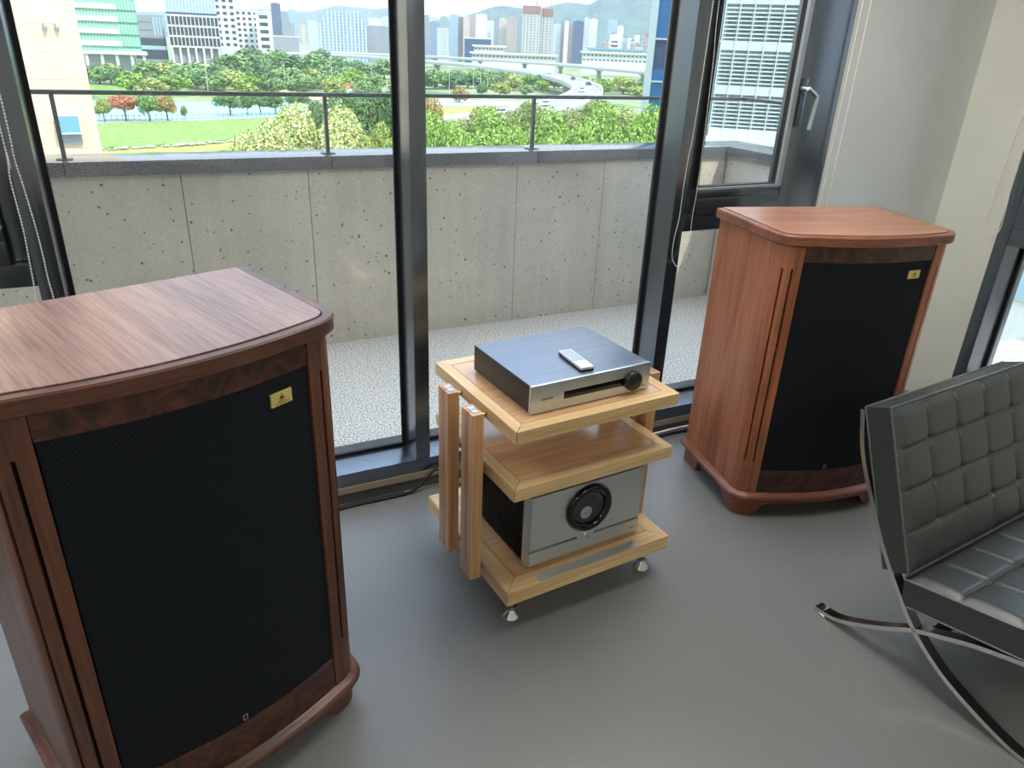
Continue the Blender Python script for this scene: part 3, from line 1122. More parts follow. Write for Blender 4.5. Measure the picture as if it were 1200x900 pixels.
BACK = [(-0.036, 0.722), (-0.004, 0.602), (0.052, 0.487), (0.126, 0.356), (0.200, 0.252), (0.272, 0.166), (0.365, 0.094), (0.470, 0.046), (0.575, 0.014), (0.640, 0.008)]
SEAT = [(0.000, 0.012), (0.055, 0.022), (0.122, 0.056), (0.200, 0.106), (0.272, 0.158), (0.345, 0.194), (0.430, 0.232), (0.540, 0.268), (0.660, 0.296), (0.745, 0.308)]
for y0 in (0.0, CW - 0.034):
    bar('back_leg_bar', BACK, y0, y0 + 0.034, 0.013)
    bar('seat_leg_bar', SEAT, y0, y0 + 0.034, 0.013)
    MB().box((-0.022, y0 - 0.002, 0.0), (0.022, y0 + 0.036, 0.006), 0.001).box((-0.020, y0 - 0.001, 0.006), (0.018, y0 + 0.035, 0.020), 0.003).build('foot_pad', 'stainless', CH, 40)
for s, z in ((-0.030, 0.700), (0.092, 0.395), (0.735, 0.300)):
    box('cross_bar', (s - 0.006, 0.034, z - 0.017), (s + 0.006, CW - 0.034, z + 0.017), 'stainless', CH, 0.002)
for i in range(7):
    y = 0.08 + i * 0.09
    bar('strap', [(-0.022, 0.66), (0.006, 0.60), (0.062, 0.487), (0.134, 0.358)], y, y + 0.035, 0.003, 'black_leather')
for i in range(6):
    s = 0.30 + i * 0.072
    z = 0.158 + (s - 0.272) * 0.40 if s < 0.44 else 0.236 + (s - 0.44) * 0.26
    box('strap', (s, 0.034, z), (s + 0.035, CW - 0.034, z + 0.003), 'black_leather', CH)


def cushion(name, a, b, thick, rows, cols=5, y0=0.006, y1=CW - 0.006):
    """tufted cushion; a, b: (s, z) of the ends of its upper face, thickness away from the sitter"""
    A, B = Vector((a[0], 0, a[1])), Vector((b[0], 0, b[1]))
    L = (B - A).length
    t = (B - A).normalized()
    nrm = Vector((-t.z, 0, t.x))
    if name == 'back_cushion':
        nrm = Vector((t.z, 0, -t.x)) if Vector((t.z, 0, -t.x)).x > 0 else -Vector((t.z, 0, -t.x))
    else:
        nrm = Vector((-t.z, 0, t.x)) if t.x > 0 else Vector((t.z, 0, -t.x))
    NU, NV = rows * 22, cols * 24
    Wd = y1 - y0

    def h(u, v):
        du = abs(u * rows - round(u * rows)) / rows * L if 0.3 < u * rows < rows - 0.3 else 9
        dv = abs(v * cols - round(v * cols)) / cols * Wd if 0.3 < v * cols < cols - 0.3 else 9
        hh = 0.006
        hh -= 0.010 * math.exp(-(dv / 0.0042) ** 2)
        hh -= 0.003 * math.exp(-(du / 0.004) ** 2)
        if du < 8 and dv < 8:
            hh -= 0.008 * math.exp(-(du * du + dv * dv) / 0.012 ** 2)
        pu = abs(math.sin(math.pi * u * rows))
        pv = abs(math.sin(math.pi * v * cols))
        hh += 0.0055 * (pu * pv) ** 0.4
        eu = min(u, 1 - u) * L
        ev = min(v, 1 - v) * Wd
        e = min(eu, ev)
        if e < 0.03:
            hh = hh * (e / 0.03) - 0.006 * (1 - e / 0.03) ** 2
        return hh
    vs = []
    for i in range(NU + 1):
        for k in range(NV + 1):
            u, v = i / NU, k / NV
            wob = 0.0035 * math.sin(2 * math.pi * u * rows) * math.sin(math.pi * v * cols)
            p = A + t * (u * L) + nrm * h(u, v)
            vs.append((p.x, y0 + v * Wd + wob, p.z))
    fs = []
    W1 = NV + 1
    for i in range(NU):
        for k in range(NV):
            fs.append((i * W1 + k, (i + 1) * W1 + k, (i + 1) * W1 + k + 1, i * W1 + k + 1))
    # sides and underside
    rim = [i * W1 for i in range(NU + 1)] + [NU * W1 + k for k in range(1, NV + 1)] + [i * W1 + NV for i in range(NU - 1, -1, -1)] + [k for k in range(NV - 1, 0, -1)]
    base = len(vs)
    vs_mid = []
    for idx in rim:
        p = Vector(vs[idx]) - nrm * (thick * 0.5)
        c = Vector(((A + B) / 2)) + Vector((0, (y0 + y1) / 2, 0))
        vs_mid.append(tuple(p))
    vs_low = [tuple(Vector(vs[idx]) - nrm * thick) for idx in rim]
    vs += vs_mid + vs_low
    n = len(rim)
    for k in range(n):
        k2 = (k + 1) % n
        fs.append((rim[k], base + k, base + k2, rim[k2]))
        fs.append((base + k, base + n + k, base + n + k2, base + k2))
    fs.append(tuple(base + n + k for k in range(n)))
    m = MB()
    m.add(vs, fs)
    o = m.build(name, 'black_leather', CH, 50)
    bm = bmesh.new()
    bm.from_mesh(o.data)
    bmesh.ops.recalc_face_normals(bm, faces=bm.faces)
    bm.to_mesh(o.data)
    bm.free()
    m = MB()
    loop = [Vector(vs[q]) + nrm * 0.001 for q in rim[::2]]
    m.tube(loop + [loop[0], loop[1]], 0.0032, 6, False)
    low = [Vector(q) for q in vs_low[::2]]
    m.tube(low + [low[0], low[1]], 0.003, 6, False)
    m.build('piping', 'leather_piping', o, 60)
    for i in range(1, rows):
        m = MB()
        pts = []
        for k in range(8, NV - 7):
            u, v = i / rows, k / NV
            p = A + t * (u * L) + nrm * (h(u, v) + 0.0004)
            pts.append((p.x, y0 + v * Wd, p.z))
        m.tube(pts, 0.0014, 5)
        m.build('welt', 'leather_piping', o, 60)
        for c in range(1, cols):
            p = A + t * (i / rows * L) + nrm * (h(i / rows, c / cols) + 0.001)
            b2 = MB()
            prof = [(0.0, -0.002), (0.006, -0.001), (0.006, 0.0015), (0.004, 0.0032), (0.0, 0.0038)]
            b2.lathe(prof, (0, 0, 0), 12)
            q = b2.build('button', 'black_leather', o, 60)
            q.location = (p.x, y0 + c / cols * Wd, p.z)
            q.rotation_euler = nrm.to_track_quat('Z', 'Y').to_euler()
    return o


cushion('back_cushion', (0.219, 0.314), (0.042, 0.760), 0.074, 4)
cushion('seat_cushion', (0.206, 0.297), (0.800, 0.418), 0.082, 4)

# ------------------------------------------------------------------ cables and blind chains


def cable(name, pts, r, label, mat='cable_black', n=8, cat='cable', group=None):
    return tag(MB().tube(catmull(pts, n), r, 8).build(name, mat, None, 60), label, cat, group)


cable('power_cable', [(-0.3, 2.32, 0.007), (0.05, 2.29, 0.007), (0.412, 2.318, 0.007), (0.483, 2.335, 0.007), (0.614, 2.336, 0.007), (0.737, 2.336, 0.008), (0.80, 2.338, 0.032), (0.87, 2.342, 0.085), (0.93, 2.30, 0.04), (1.0, 2.22, 0.007), (1.08, 2.14, 0.007)], 0.006, 'black power cable along the skirting behind the dark speaker')
cable('speaker_cable', [(-0.3, 2.345, 0.006), (0.1, 2.33, 0.006), (0.42, 2.338, 0.006), (0.49, 2.352, 0.005), (0.62, 2.352, 0.005), (0.735, 2.352, 0.005)], 0.0045, 'thin black speaker cable lying against the skirting')
cable('power_cable', [(1.40, 2.20, 0.007), (1.70, 2.31, 0.007), (1.95, 2.335, 0.007), (2.05, 2.342, 0.007), (2.12, 2.338, 0.007), (2.18, 2.325, 0.007), (2.24, 2.28, 0.007), (2.30, 2.24, 0.007)], 0.007, 'black cable on the floor between the rack and the reddish speaker')
cable('speaker_cable', [(1.5, 2.25, 0.02), (1.75, 2.335, 0.02), (1.95, 2.350, 0.020), (2.05, 2.352, 0.022), (2.14, 2.350, 0.022), (2.2, 2.335, 0.02), (2.28, 2.29, 0.01)], 0.005, 'tan cable lying above the black one by the window sill', 'cord_white')


def chain(pts, label, r=0.0021, step=0.0085, bead=True, mat='chain_white'):
    c = catmull(pts, 10)
    d = [0.0]
    for a, b in zip(c[:-1], c[1:]):
        d.append(d[-1] + (b - a).length)
    m = MB()
    m.tube(c, r * 0.35 if bead else r, 5)
    if bead:
        i = 0
        s = 0.0
        while s < d[-1]:
            while d[i + 1] < s:
                i += 1
            f = (s - d[i]) / max(d[i + 1] - d[i], 1e-6)
            p = c[i].lerp(c[i + 1], f)
            q = r * 1.5
            m.add([(p.x + q, p.y, p.z), (p.x - q, p.y, p.z), (p.x, p.y + q, p.z), (p.x, p.y - q, p.z), (p.x, p.y, p.z + q), (p.x, p.y, p.z - q)],
                  [(0, 2, 4), (2, 1, 4), (1, 3, 4), (3, 0, 4), (2, 0, 5), (1, 2, 5), (3, 1, 5), (0, 3, 5)])
            s += step
    return tag(m.build('blind_chain', mat, None, 80), label, 'blind chain', 'blind chains')


chain([(-0.293, 2.305, 2.5), (-0.291, 2.305, 1.466), (-0.293, 2.305, 1.325), (-0.288, 2.305, 1.243), (-0.283, 2.305, 1.149), (-0.281, 2.305, 1.06), (-0.282, 2.305, 0.998), (-0.280, 2.305, 0.933), (-0.279, 2.305, 0.80), (-0.30, 2.305, 0.76), (-0.324, 2.305, 0.80), (-0.323, 2.305, 0.933), (-0.319, 2.305, 0.972), (-0.316, 2.305, 1.03), (-0.312, 2.305, 1.112), (-0.312, 2.305, 1.177), (-0.313, 2.305, 1.261), (-0.307, 2.305, 1.325), (-0.308, 2.305, 1.387), (-0.315, 2.305, 2.5)],
      'white bead chain loop hanging at the far left window frame')
chain([(1.940, 2.335, 2.5), (1.936, 2.335, 1.802), (1.931, 2.335, 1.488), (1.925, 2.335, 1.319), (1.919, 2.335, 1.272), (1.913, 2.335, 1.142), (1.912, 2.335, 1.024), (1.900, 2.335, 0.938), (1.901, 2.335, 0.867), (1.916, 2.335, 0.837), (1.934, 2.335, 0.821), (1.961, 2.335, 0.833), (1.978, 2.335, 0.861), (1.986, 2.335, 0.914), (1.980, 2.335, 0.968), (1.978, 2.335, 1.037), (1.982, 2.335, 1.089), (1.983, 2.335, 1.136), (1.984, 2.335, 1.27), (1.979, 2.335, 1.428), (1.974, 2.335, 1.607), (1.963, 2.335, 1.804), (1.960, 2.335, 2.5)],
      'white bead chain loop hanging beside the narrow opening sash')
chain([(2.698, 2.338, 2.5), (2.696, 2.338, 1.845), (2.692, 2.338, 1.05), (2.692, 2.338, 0.75), (2.716, 2.338, 0.72), (2.740, 2.338, 0.75), (2.740, 2.338, 1.051), (2.742, 2.338, 1.848), (2.744, 2.338, 2.5)],
      'straight pale cord loop hanging against the grey wall', 0.0022, 0.01, False, 'cord_white')
chain([(3.543, 2.05, 2.5), (3.543, 2.072, 1.589), (3.543, 2.082, 1.45), (3.543, 2.094, 1.192), (3.543, 2.100, 0.996), (3.543, 2.100, 0.931), (3.543, 2.075, 0.904), (3.543, 2.046, 0.907), (3.543, 2.024, 0.94), (3.543, 2.028, 1.049), (3.543, 2.038, 1.2), (3.543, 2.031, 1.329), (3.543, 2.021, 1.489), (3.543, 2.02, 2.5)],
      'pale cord loop hanging on the right wall above the chair', 0.0022, 0.01, False, 'cord_white')

# ================================================================== the world outside
GZ = -18.0
ORD = ['first', 'second', 'third', 'fourth', 'fifth', 'sixth', 'seventh', 'eighth', 'ninth', 'tenth', 'eleventh', 'twelfth', 'thirteenth', 'fourteenth', 'fifteenth', 'sixteenth', 'seventeenth', 'eighteenth', 'nineteenth', 'twentieth', 'twenty-first', 'twenty-second', 'twenty-third', 'twenty-fourth', 'twenty-fifth', 'twenty-sixth', 'twenty-seventh', 'twenty-eighth', 'twenty-ninth', 'thirtieth']
speckle('ground_mix', srgb(84, 116, 58), srgb(150, 158, 116), 0.03, 0.9, 0, c3=srgb(122, 140, 90))
speckle('lawn_green', srgb(92, 134, 46), srgb(150, 184, 84), 0.8, 0.9, 0.4, 3.0, dist=0.1)
speckle('meadow', srgb(132, 138, 52), srgb(182, 176, 88), 0.35, 0.9, 0.4, 2.0, dist=0.1)
speckle('scrub', srgb(78, 124, 48), srgb(136, 170, 72), 0.5, 0.9, 0.6, 1.2, dist=0.3)
plain('court_blue', srgb(150, 208, 204), 0.7)
plain('path_grey', srgb(176, 174, 168), 0.85)
plain('asphalt', srgb(152, 147, 140), 0.85)
plain('deck_concrete', srgb(176, 178, 174), 0.8)
plain('bark', srgb(88, 72, 58), 0.9)
plain('white_wall', srgb(226, 226, 222), 0.7)
plain('white_metal', srgb(222, 226, 226), 0.5)
plain('grey_wall', srgb(150, 154, 160), 0.7)
plain('dark_glass', srgb(66, 80, 90), 0.15)
plain('green_glass', srgb(136, 196, 170), 0.2)
plain('green_glass_dark', srgb(72, 140, 116), 0.2)
plain('blue_glass', srgb(52, 116, 168), 0.12)
plain('blue_pale', srgb(170, 196, 212), 0.4)
plain('navy_glass', srgb(64, 88, 122), 0.2)
plain('pane_blue', srgb(96, 150, 205), 0.1)
speckle('cream_stone', srgb(226, 202, 172), srgb(238, 216, 188), 0.9, 0.8, 0.0)
plain('rust', srgb(150, 112, 104), 0.8)
plain('tent_red', srgb(196, 74, 70), 0.7)
plain('roof_blue', srgb(110, 170, 215), 0.6)
plain('pink_slope', srgb(196, 160, 142), 0.85)
plain('car_white', srgb(230, 230, 230), 0.3)
plain('car_dark', srgb(48, 50, 54), 0.3)
plain('sign_blue', srgb(40, 110, 200), 0.5)
plain('louver_white', srgb(206, 218, 216), 0.5)
plain('louver_back', srgb(176, 188, 188), 0.4)
plain('louver_pane', srgb(112, 126, 130), 0.3)


def leafmat(name, c1, c2, c3):
    k = NT(name)
    g = k.n('ShaderNodeNewGeometry')
    k.l(k.ramp(g.outputs['Random Per Island'], [(0.0, c1), (0.5, c2), (1.0, c3)]), k.b.inputs['Base Color'])
    k.b.inputs['Roughness'].default_value = 0.6
    k.b.inputs['Specular IOR Level'].default_value = 0.25
    MATS[name] = k.m


leafmat('leaf_bright', srgb(88, 130, 42), srgb(134, 174, 62), srgb(188, 212, 108))
leafmat('leaf_dark', srgb(62, 98, 54), srgb(92, 132, 72), srgb(136, 166, 98))
leafmat('leaf_mid', srgb(84, 122, 62), srgb(122, 160, 88), srgb(164, 192, 118))
leafmat('leaf_olive', srgb(116, 138, 58), srgb(160, 174, 84), srgb(200, 204, 120))
leafmat('leaf_blossom', srgb(112, 148, 56), srgb(206, 208, 120), srgb(250, 246, 200))
leafmat('leaf_red', srgb(168, 90, 62), srgb(206, 126, 88), srgb(222, 158, 104))
leafmat('leaf_autumn', srgb(110, 130, 58), srgb(168, 146, 78), srgb(206, 160, 92))


def facade(name, wall, glass, bw, bh, mortar=0.32):
    k = NT(name)
    c = k.n('ShaderNodeTexCoord')
    sp = k.n('ShaderNodeSeparateXYZ')
    k.l(c.outputs['Object'], sp.inputs[0])
    ad = k.n('ShaderNodeMath', operation='ADD')
    k.l(sp.outputs['X'], ad.inputs[0])
    k.l(sp.outputs['Y'], ad.inputs[1])
    cb = k.n('ShaderNodeCombineXYZ')
    k.l(ad.outputs[0], cb.inputs['X'])
    k.l(sp.outputs['Z'], cb.inputs['Y'])
    br = k.n('ShaderNodeTexBrick')
    br.offset = 0.0
    br.inputs['Color1'].default_value = glass
    br.inputs['Color2'].default_value = tuple(0.8 * q for q in glass[:3]) + (1,)
    br.inputs['Mortar'].default_value = wall
    br.inputs['Scale'].default_value = 1.0
    br.inputs['Mortar Size'].default_value = mortar * bh
    br.inputs['Brick Width'].default_value = bw
    br.inputs['Row Height'].default_value = bh
    k.l(cb.outputs[0], br.inputs['Vector'])
    k.l(br.outputs['Color'], k.b.inputs['Base Color'])
    k.b.inputs['Roughness'].default_value = 0.6
    MATS[name] = k.m


STY = {'grey': ('grey concrete', (148, 156, 164), (96, 108, 120)), 'pale': ('pale grey', (196, 204, 206), (132, 148, 156)), 'blue': ('blue-grey', (132, 150, 172), (88, 108, 134)),
       'green': ('grey-green', (150, 168, 164), (112, 136, 134)), 'glass': ('pale blue glass', (160, 186, 202), (108, 142, 168)), 'brown': ('brown', (146, 132, 126), (108, 100, 100)),
       'beige': ('beige', (206, 194, 180), (152, 146, 142)), 'taupe': ('taupe', (176, 164, 156), (130, 126, 126)), 'white': ('white', (226, 228, 226), (162, 174, 180)), 'navy': ('dark blue', (84, 100, 128), (56, 70, 98))}
for s_, (_, a_, b_) in STY.items():
    facade('facade_' + s_, srgb(*a_), srgb(*b_), 3.4, 3.1)

# ---- ground
tag(MB().add([(-3000, 8, GZ), (4000, 8, GZ), (4000, 9000, GZ), (-3000, 9000, GZ)], [(0, 1, 2, 3)]).build('ground', 'ground_mix'), kind='structure')


def patch(name, poly, z, mat):
    n = len(poly)
    o = MB().prism(poly, z - 0.25, z).build(name, mat)
    return tag(o, kind='structure')


patch('lawn', [(-12, 158.0), (10.1, 165.0), (31.9, 180.1), (40.5, 219.1), (14.1, 209.3), (-14, 202.4)], GZ + 0.30, 'lawn_green')
patch('ball_court', [(-10, 214.4), (14.2, 218.5), (46.2, 232.3), (54.0, 272.8), (21.9, 276.1), (-10.6, 262.4)], GZ + 0.22, 'court_blue')
patch('court_path', [(-12, 205.8), (14.2, 212.0), (44, 226.0), (44, 229.5), (14.2, 215.5), (-12, 209.8)], GZ + 0.26, 'path_grey')
patch('river_bank', [(-12, 128), (40, 138), (42, 176), (31.9, 178), (10, 163), (-12, 156)], GZ + 0.12, 'meadow')
patch('meadow_slope', [(20, 300), (62, 310), (70, 372), (30, 368)], GZ + 0.2, 'meadow')
patch('scrub_bank', [(-30, 296), (18, 300), (24, 366), (-30, 372)], GZ + 0.2, 'scrub')
patch('pink_pavement', [(52, 282), (66, 290), (72, 318), (58, 300)], GZ + 0.3, 'pink_slope')
patch('car_park', [(96, 268), (150, 262), (170, 286), (110, 296)], GZ + 0.16, 'path_grey')
patch('park_meadow', [(82, 206), (118, 230), (122, 258), (80, 250)], GZ + 0.2, 'meadow')
st = random.Random(5)
m = MB()
for i in range(60):
    t_ = i / 59
    sx, sy = -11 + 44 * t_ + st.uniform(-.4, .4), 156.5 + 4.2 * t_ + 17 * t_ * t_ + st.uniform(-.5, .5)
    r_ = st.uniform(0.35, 0.8)
    m.lathe([(r_ * .8, 0), (r_, .35 * r_), (r_ * .6, .7 * r_)], (sx, sy, GZ + 0.2), 6)
tag(m.build('bank_stones', 'path_grey', None), 'pale stones edging the bank below the lawn', 'stones', None, 'stuff')


# ---- trees
def crown_mesh(name, leafm, n, leaf, seed, shape='round'):
    rd = random.Random(seed)
    cl = []
    for i in range(17):
        a = rd.uniform(0, 2 * math.pi)
        e = rd.uniform(-0.75, 1.0)
        rr = rd.uniform(0.35, 1.0) * math.sqrt(max(0.05, 1 - e * e))
        cl.append((0.34 * rr * math.cos(a), 0.34 * rr * math.sin(a), 0.64 + 0.24 * e, rd.uniform(0.13, 0.2)))
    if shape == 'flat':
        cl = [(x, y, 0.72 + (z - 0.64) * 0.7, r * 0.95) for x, y, z, r in cl]
    if shape == 'low':
        cl = [(x * 1.15, y * 1.15, 0.50 + (z - 0.64) * 1.25, r * 1.15) for x, y, z, r in cl]
    vs, fs = [], []
    for i in range(n):
        cx_, cy_, cz_, r = rd.choice(cl)
        d = Vector((rd.gauss(0, 1), rd.gauss(0, 1), rd.gauss(0.15, 1))).normalized()
        p = Vector((cx_, cy_, cz_)) + d * r * (rd.random() ** 0.22)
        nn = (d + Vector((rd.gauss(0, .5), rd.gauss(0, .5), rd.gauss(0.3, .5)))).normalized()
        a = nn.orthogonal().normalized()
        ang = rd.uniform(0, 6.28)
        u = a * math.cos(ang) + nn.cross(a) * math.sin(ang)
        w_ = nn.cross(u)
        s = leaf * rd.uniform(0.6, 1.35)
        o = len(vs)
        vs += [p - u * s, p + w_ * s * .55, p + u * s, p - w_ * s * .55]
        fs.append((o, o + 1, o + 2, o + 3))
    me = bpy.data.meshes.new(name)
    me.from_pydata([tuple(q) for q in vs], [], fs)
    me.materials.append(MATS[leafm])
    return me


def trunk_mesh(seed):
    rd = random.Random(seed)
    m = MB()
    m.tube([(0, 0, 0), (0.01, 0, 0.2), (0.0, 0.01, 0.42), (0.01, 0, 0.66)], [0.032, 0.025, 0.02, 0.008], 6)
    for i in range(5):
        a = i * 1.26 + rd.uniform(-.3, .3)
        m.tube([(0, 0, 0.34 + i * 0.03), (0.1 * math.cos(a), 0.1 * math.sin(a), 0.5), (0.24 * math.cos(a), 0.24 * math.sin(a), 0.66)], [0.016, 0.011, 0.004], 5)
    me = bpy.data.meshes.new('trunk')
    me.from_pydata(m.v, [], m.f)
    me.materials.append(MATS['bark'])
    return me


TRUNK = trunk_mesh(3)
CROWN = {}


def tree(pos, h, wd, kind, near, label, group, name='tree', seed=0):
    key = (kind, near, seed % 2)
    if key not in CROWN:
        n, leaf = {2: (20000, 0.0145), 1: (4200, 0.036), 0: (1500, 0.06)}[near]
        CROWN[key] = crown_mesh('crown', 'leaf_' + kind, n, leaf, 11 + seed % 2 * 7 + len(CROWN), 'flat' if kind == 'red' else ('low' if near == 0 else 'round'))
    t = thing(name, label, 'tree', (pos[0], pos[1], GZ), 0.7 * seed, group)
    for nm, me in (('crown', CROWN[key]), ('trunk', TRUNK)):
        o = link(nm, me, t)
        o.scale = (wd, wd, h)
    return t


# near trees whose crowns rise to the parapet
NEAR = [(10.0, 69.3, 12.6, 9.5, 'blossom', 'bushy cream-flowering tree at the left end of the near row'), (13.6, 74.8, 14.0, 9.0, 'blossom', 'tall cream-flowering tree with the pale rounded top'),
        (17.3, 71.1, 13.6, 10.5, 'blossom', 'broad cream-flowering tree right under the middle railing post'), (20.4, 69.5, 13.0, 7.0, 'olive', 'olive green tree close beside the window mullion'),
        (28.5, 106.3, 14.8, 12.5, 'dark', 'large dark green tree behind the flowering trees'), (33.2, 103.6, 15.1, 11.0, 'dark', 'dark green tree partly hidden by the central mullion'),
        (24.3, 112.8, 12.4, 8.5, 'dark', 'smaller dark green tree left of the large dark one'), (31.0, 84.5, 13.9, 8.0, 'autumn', 'brownish green tree just right of the central mullion'),
        (20.9, 56.2, 14.1, 6.8, 'bright', 'first bright green tree from the mullion in the row over the parapet'),
        (22.6, 53.5, 14.6, 7.6, 'bright', 'second bright green tree from the mullion in the row over the parapet'),
        (26.0, 56.3, 14.5, 8.2, 'bright', 'third bright green tree from the mullion in the row over the parapet'),
        (25.7, 50.8, 14.8, 7.6, 'bright', 'fourth bright green tree from the mullion in the row over the parapet'),
        (30.3, 55.2, 14.6, 8.4, 'bright', 'fifth bright green tree from the mullion in the row over the parapet'),
        (29.4, 50.0, 15.1, 7.6, 'bright', 'sixth bright green tree from the mullion in the row over the parapet'),
        (33.5, 52.1, 15.2, 8.4, 'bright', 'seventh bright green tree from the mullion in the row over the parapet'),
        (33.0, 47.6, 15.4, 7.2, 'bright', 'eighth bright green tree from the mullion in the row over the parapet'),
        (35.6, 48.2, 15.3, 7.0, 'bright', 'ninth bright green tree from the mullion in the row over the parapet'),
        (28.6, 78.0, 13.6, 8.5, 'bright', 'bright green tree behind the first ones right of the mullion'), (35.5, 80.0, 13.4, 9.0, 'olive', 'olive tree hiding the foot of the curving road'),
        (54.9, 85.6, 14.2, 13.5, 'olive', 'wide olive green tree behind the bright green ones'), (47.3, 92.0, 13.2, 10.8, 'olive', 'olive tree at the edge of the curving road'),
        (61.0, 80.0, 14.0, 10.0, 'autumn', 'greyish thin-leaved tree by the blue glass building'),
        (6.0, 62.0, 11.2, 8.0, 'bright', 'low bright green tree under the flowering trees'), (13.0, 62.0, 11.9, 7.5, 'bright', 'bright green tree top at the foot of the flowering trees'), (19.0, 60.0, 12.2, 7.0, 'bright', 'bright green tree top in front of the olive tree')]
for i, (x, y, h, wd, kd, lb) in enumerate(NEAR):
    tree((x, y), h, wd, kd, 2, lb, 'trees below the terrace', seed=i)
COURT = [((-1.8, 210.6), 6.2, 8.6, 'red', 'rust red tree in front of the turquoise court'), ((3.4, 209.8), 6.5, 7.4, 'mid', 'green tree right beside the rust red tree'), ((7.6, 210.7), 6.2, 6.4, 'autumn', 'orange-green tree in the row by the court'),
         ((11.7, 213.2), 3.6, 2.6, 'mid', 'small young tree on the path by the court'), ((-6.4, 209.2), 5.2, 5.6, 'olive', 'olive tree at the left end of the row by the court')]
for i, (p, h, wd, kd, lb) in enumerate(COURT):
    tree(p, h, wd, kd, 1, lb, 'trees by the ball court', seed=i)
for i, (p, h, wd) in enumerate([((24.2, 226.7), 5.6, 9.5), ((29.0, 228.2), 5.4, 6.5), ((32.7, 229.2), 5.4, 7.0), ((37.0, 229.8), 5.6, 7.4), ((44.5, 238.5), 5.4, 9.5)]):
    tree(p, h, wd, 'dark', 1, ORD[i] + ' dark green tree from the left along the right half of the court', 'dark trees by the ball court', seed=i)
MID = [((9.9, 390.4), 9.7, 16.5, 'mid'), ((18.2, 387.0), 9.6, 16.5, 'mid'), ((27.0, 382.1), 9.8, 16.5, 'mid'), ((35.9, 380.3), 9.6, 16.5, 'dark'), ((-14.8, 380.7), 8.4, 9.1, 'dark'), ((45.5, 396.8), 13.6, 19.5, 'mid'), ((54.4, 407.9), 13.2, 20.4, 'dark'), ((63.8, 411.5), 12.2, 18.7, 'dark'),
       ((76.0, 446.4), 15.5, 18.6, 'mid'), ((85.0, 440.2), 13.0, 18.7, 'dark'), ((97.2, 460.9), 13.9, 18.5, 'mid'), ((140.6, 640.2), 15.9, 20.1, 'dark'), ((115.1, 464.8), 12.8, 19.4, 'mid'), ((125.9, 466.6), 11.6, 18.9, 'dark'), ((143.1, 472.6), 11.9, 18.2, 'mid'),
       ((66.1, 366.7), 9.0, 18.9, 'bright'), ((75.5, 359.2), 8.7, 14.8, 'olive'), ((64.0, 480), 17.0, 22, 'dark'), ((90.0, 400), 9, 16, 'dark'), ((102, 400), 9, 16, 'mid'), ((112, 420), 10, 17, 'dark'), ((92, 380), 7, 14, 'mid')]
MID.sort(key=lambda q: math.atan2(q[0][0], q[0][1]))
for i, (p, h, wd, kd) in enumerate(MID):
    tree(p, h, wd, kd, 0, ORD[i] + ' tree from the left in the far belt behind the court', 'belt of trees behind the court', seed=i)
RIGHT = [((140.6, 376.6), 9.6, 12.4, 'mid'), ((149.9, 378.7), 8.1, 13.4, 'dark'), ((163.9, 389.3), 8.0, 12.9, 'dark'), ((172.3, 383.3), 9.2, 12.8, 'mid'), ((183.0, 402.4), 8.4, 13.0, 'dark'), ((180.6, 369.2), 7.2, 15.4, 'olive'), ((154.4, 327.9), 5.8, 10.9, 'olive'), ((115.4, 282.4), 5.7, 8.8, 'autumn'),
         ((192.7, 357.6), 6.1, 9.3, 'bright'), ((166.8, 325.3), 5.3, 8.0, 'mid'), ((239.2, 352.7), 8.7, 15.2, 'olive'), ((243.1, 334.1), 8.5, 16.7, 'mid'), ((275.6, 370.1), 8.5, 16.4, 'bright'), ((225.4, 320.1), 5.7, 10.5, 'olive'), ((142.4, 322.2), 5.8, 6.9, 'dark'), ((254, 352), 9, 16, 'dark'), ((268, 350), 9.5, 17, 'mid'), ((262, 330), 7.5, 14, 'olive'), ((225, 350), 8, 13, 'bright'), ((132, 372), 9, 12, 'dark'), ((200, 420), 8, 14, 'olive'), ((212, 410), 7.5, 13, 'mid')]
RIGHT.sort(key=lambda q: math.atan2(q[0][0], q[0][1]))
for i, (p, h, wd, kd) in enumerate(RIGHT):
    tree(p, h, wd, kd, 0, ORD[i] + ' tree from the left in the park around the elevated road', 'park trees by the elevated road', seed=i)


BELT = []
rb = random.Random(12)
for i in range(28):
    a_ = math.radians(-1.6 + 17.5 * i / 27 + rb.uniform(-.25, .25))
    d_ = rb.choice([318, 345, 372]) + rb.uniform(-10, 10)
    BELT.append((a_, d_, rb.uniform(6.0, 9.5), rb.uniform(10, 15), rb.choice(['mid', 'dark', 'mid', 'bright', 'olive'])))
BELT.sort()
for i, (a_, d_, h, wd, kd) in enumerate(BELT):
    tree((d_ * math.sin(a_), d_ * math.cos(a_)), h, wd, kd, 0, ORD[i] + ' low bushy tree from the left on the bank above the court', 'bushy trees on the bank', seed=i + 3)
GROVE = []
for i in range(16):
    a_ = math.radians(20.5 + 14.5 * i / 15 + rb.uniform(-.3, .3))
    d_ = rb.choice([430, 455]) + rb.uniform(-12, 12)
    GROVE.append((a_, d_, rb.uniform(6.5, 9.0), rb.uniform(13, 18), rb.choice(['mid', 'dark', 'olive', 'bright'])))
GROVE.sort()
for i, (a_, d_, h, wd, kd) in enumerate(GROVE):
    tree((d_ * math.sin(a_), d_ * math.cos(a_)), h, wd, kd, 0, ORD[i] + ' rounded tree from the left in the grove below the viaduct', 'grove below the viaduct', seed=i + 5)


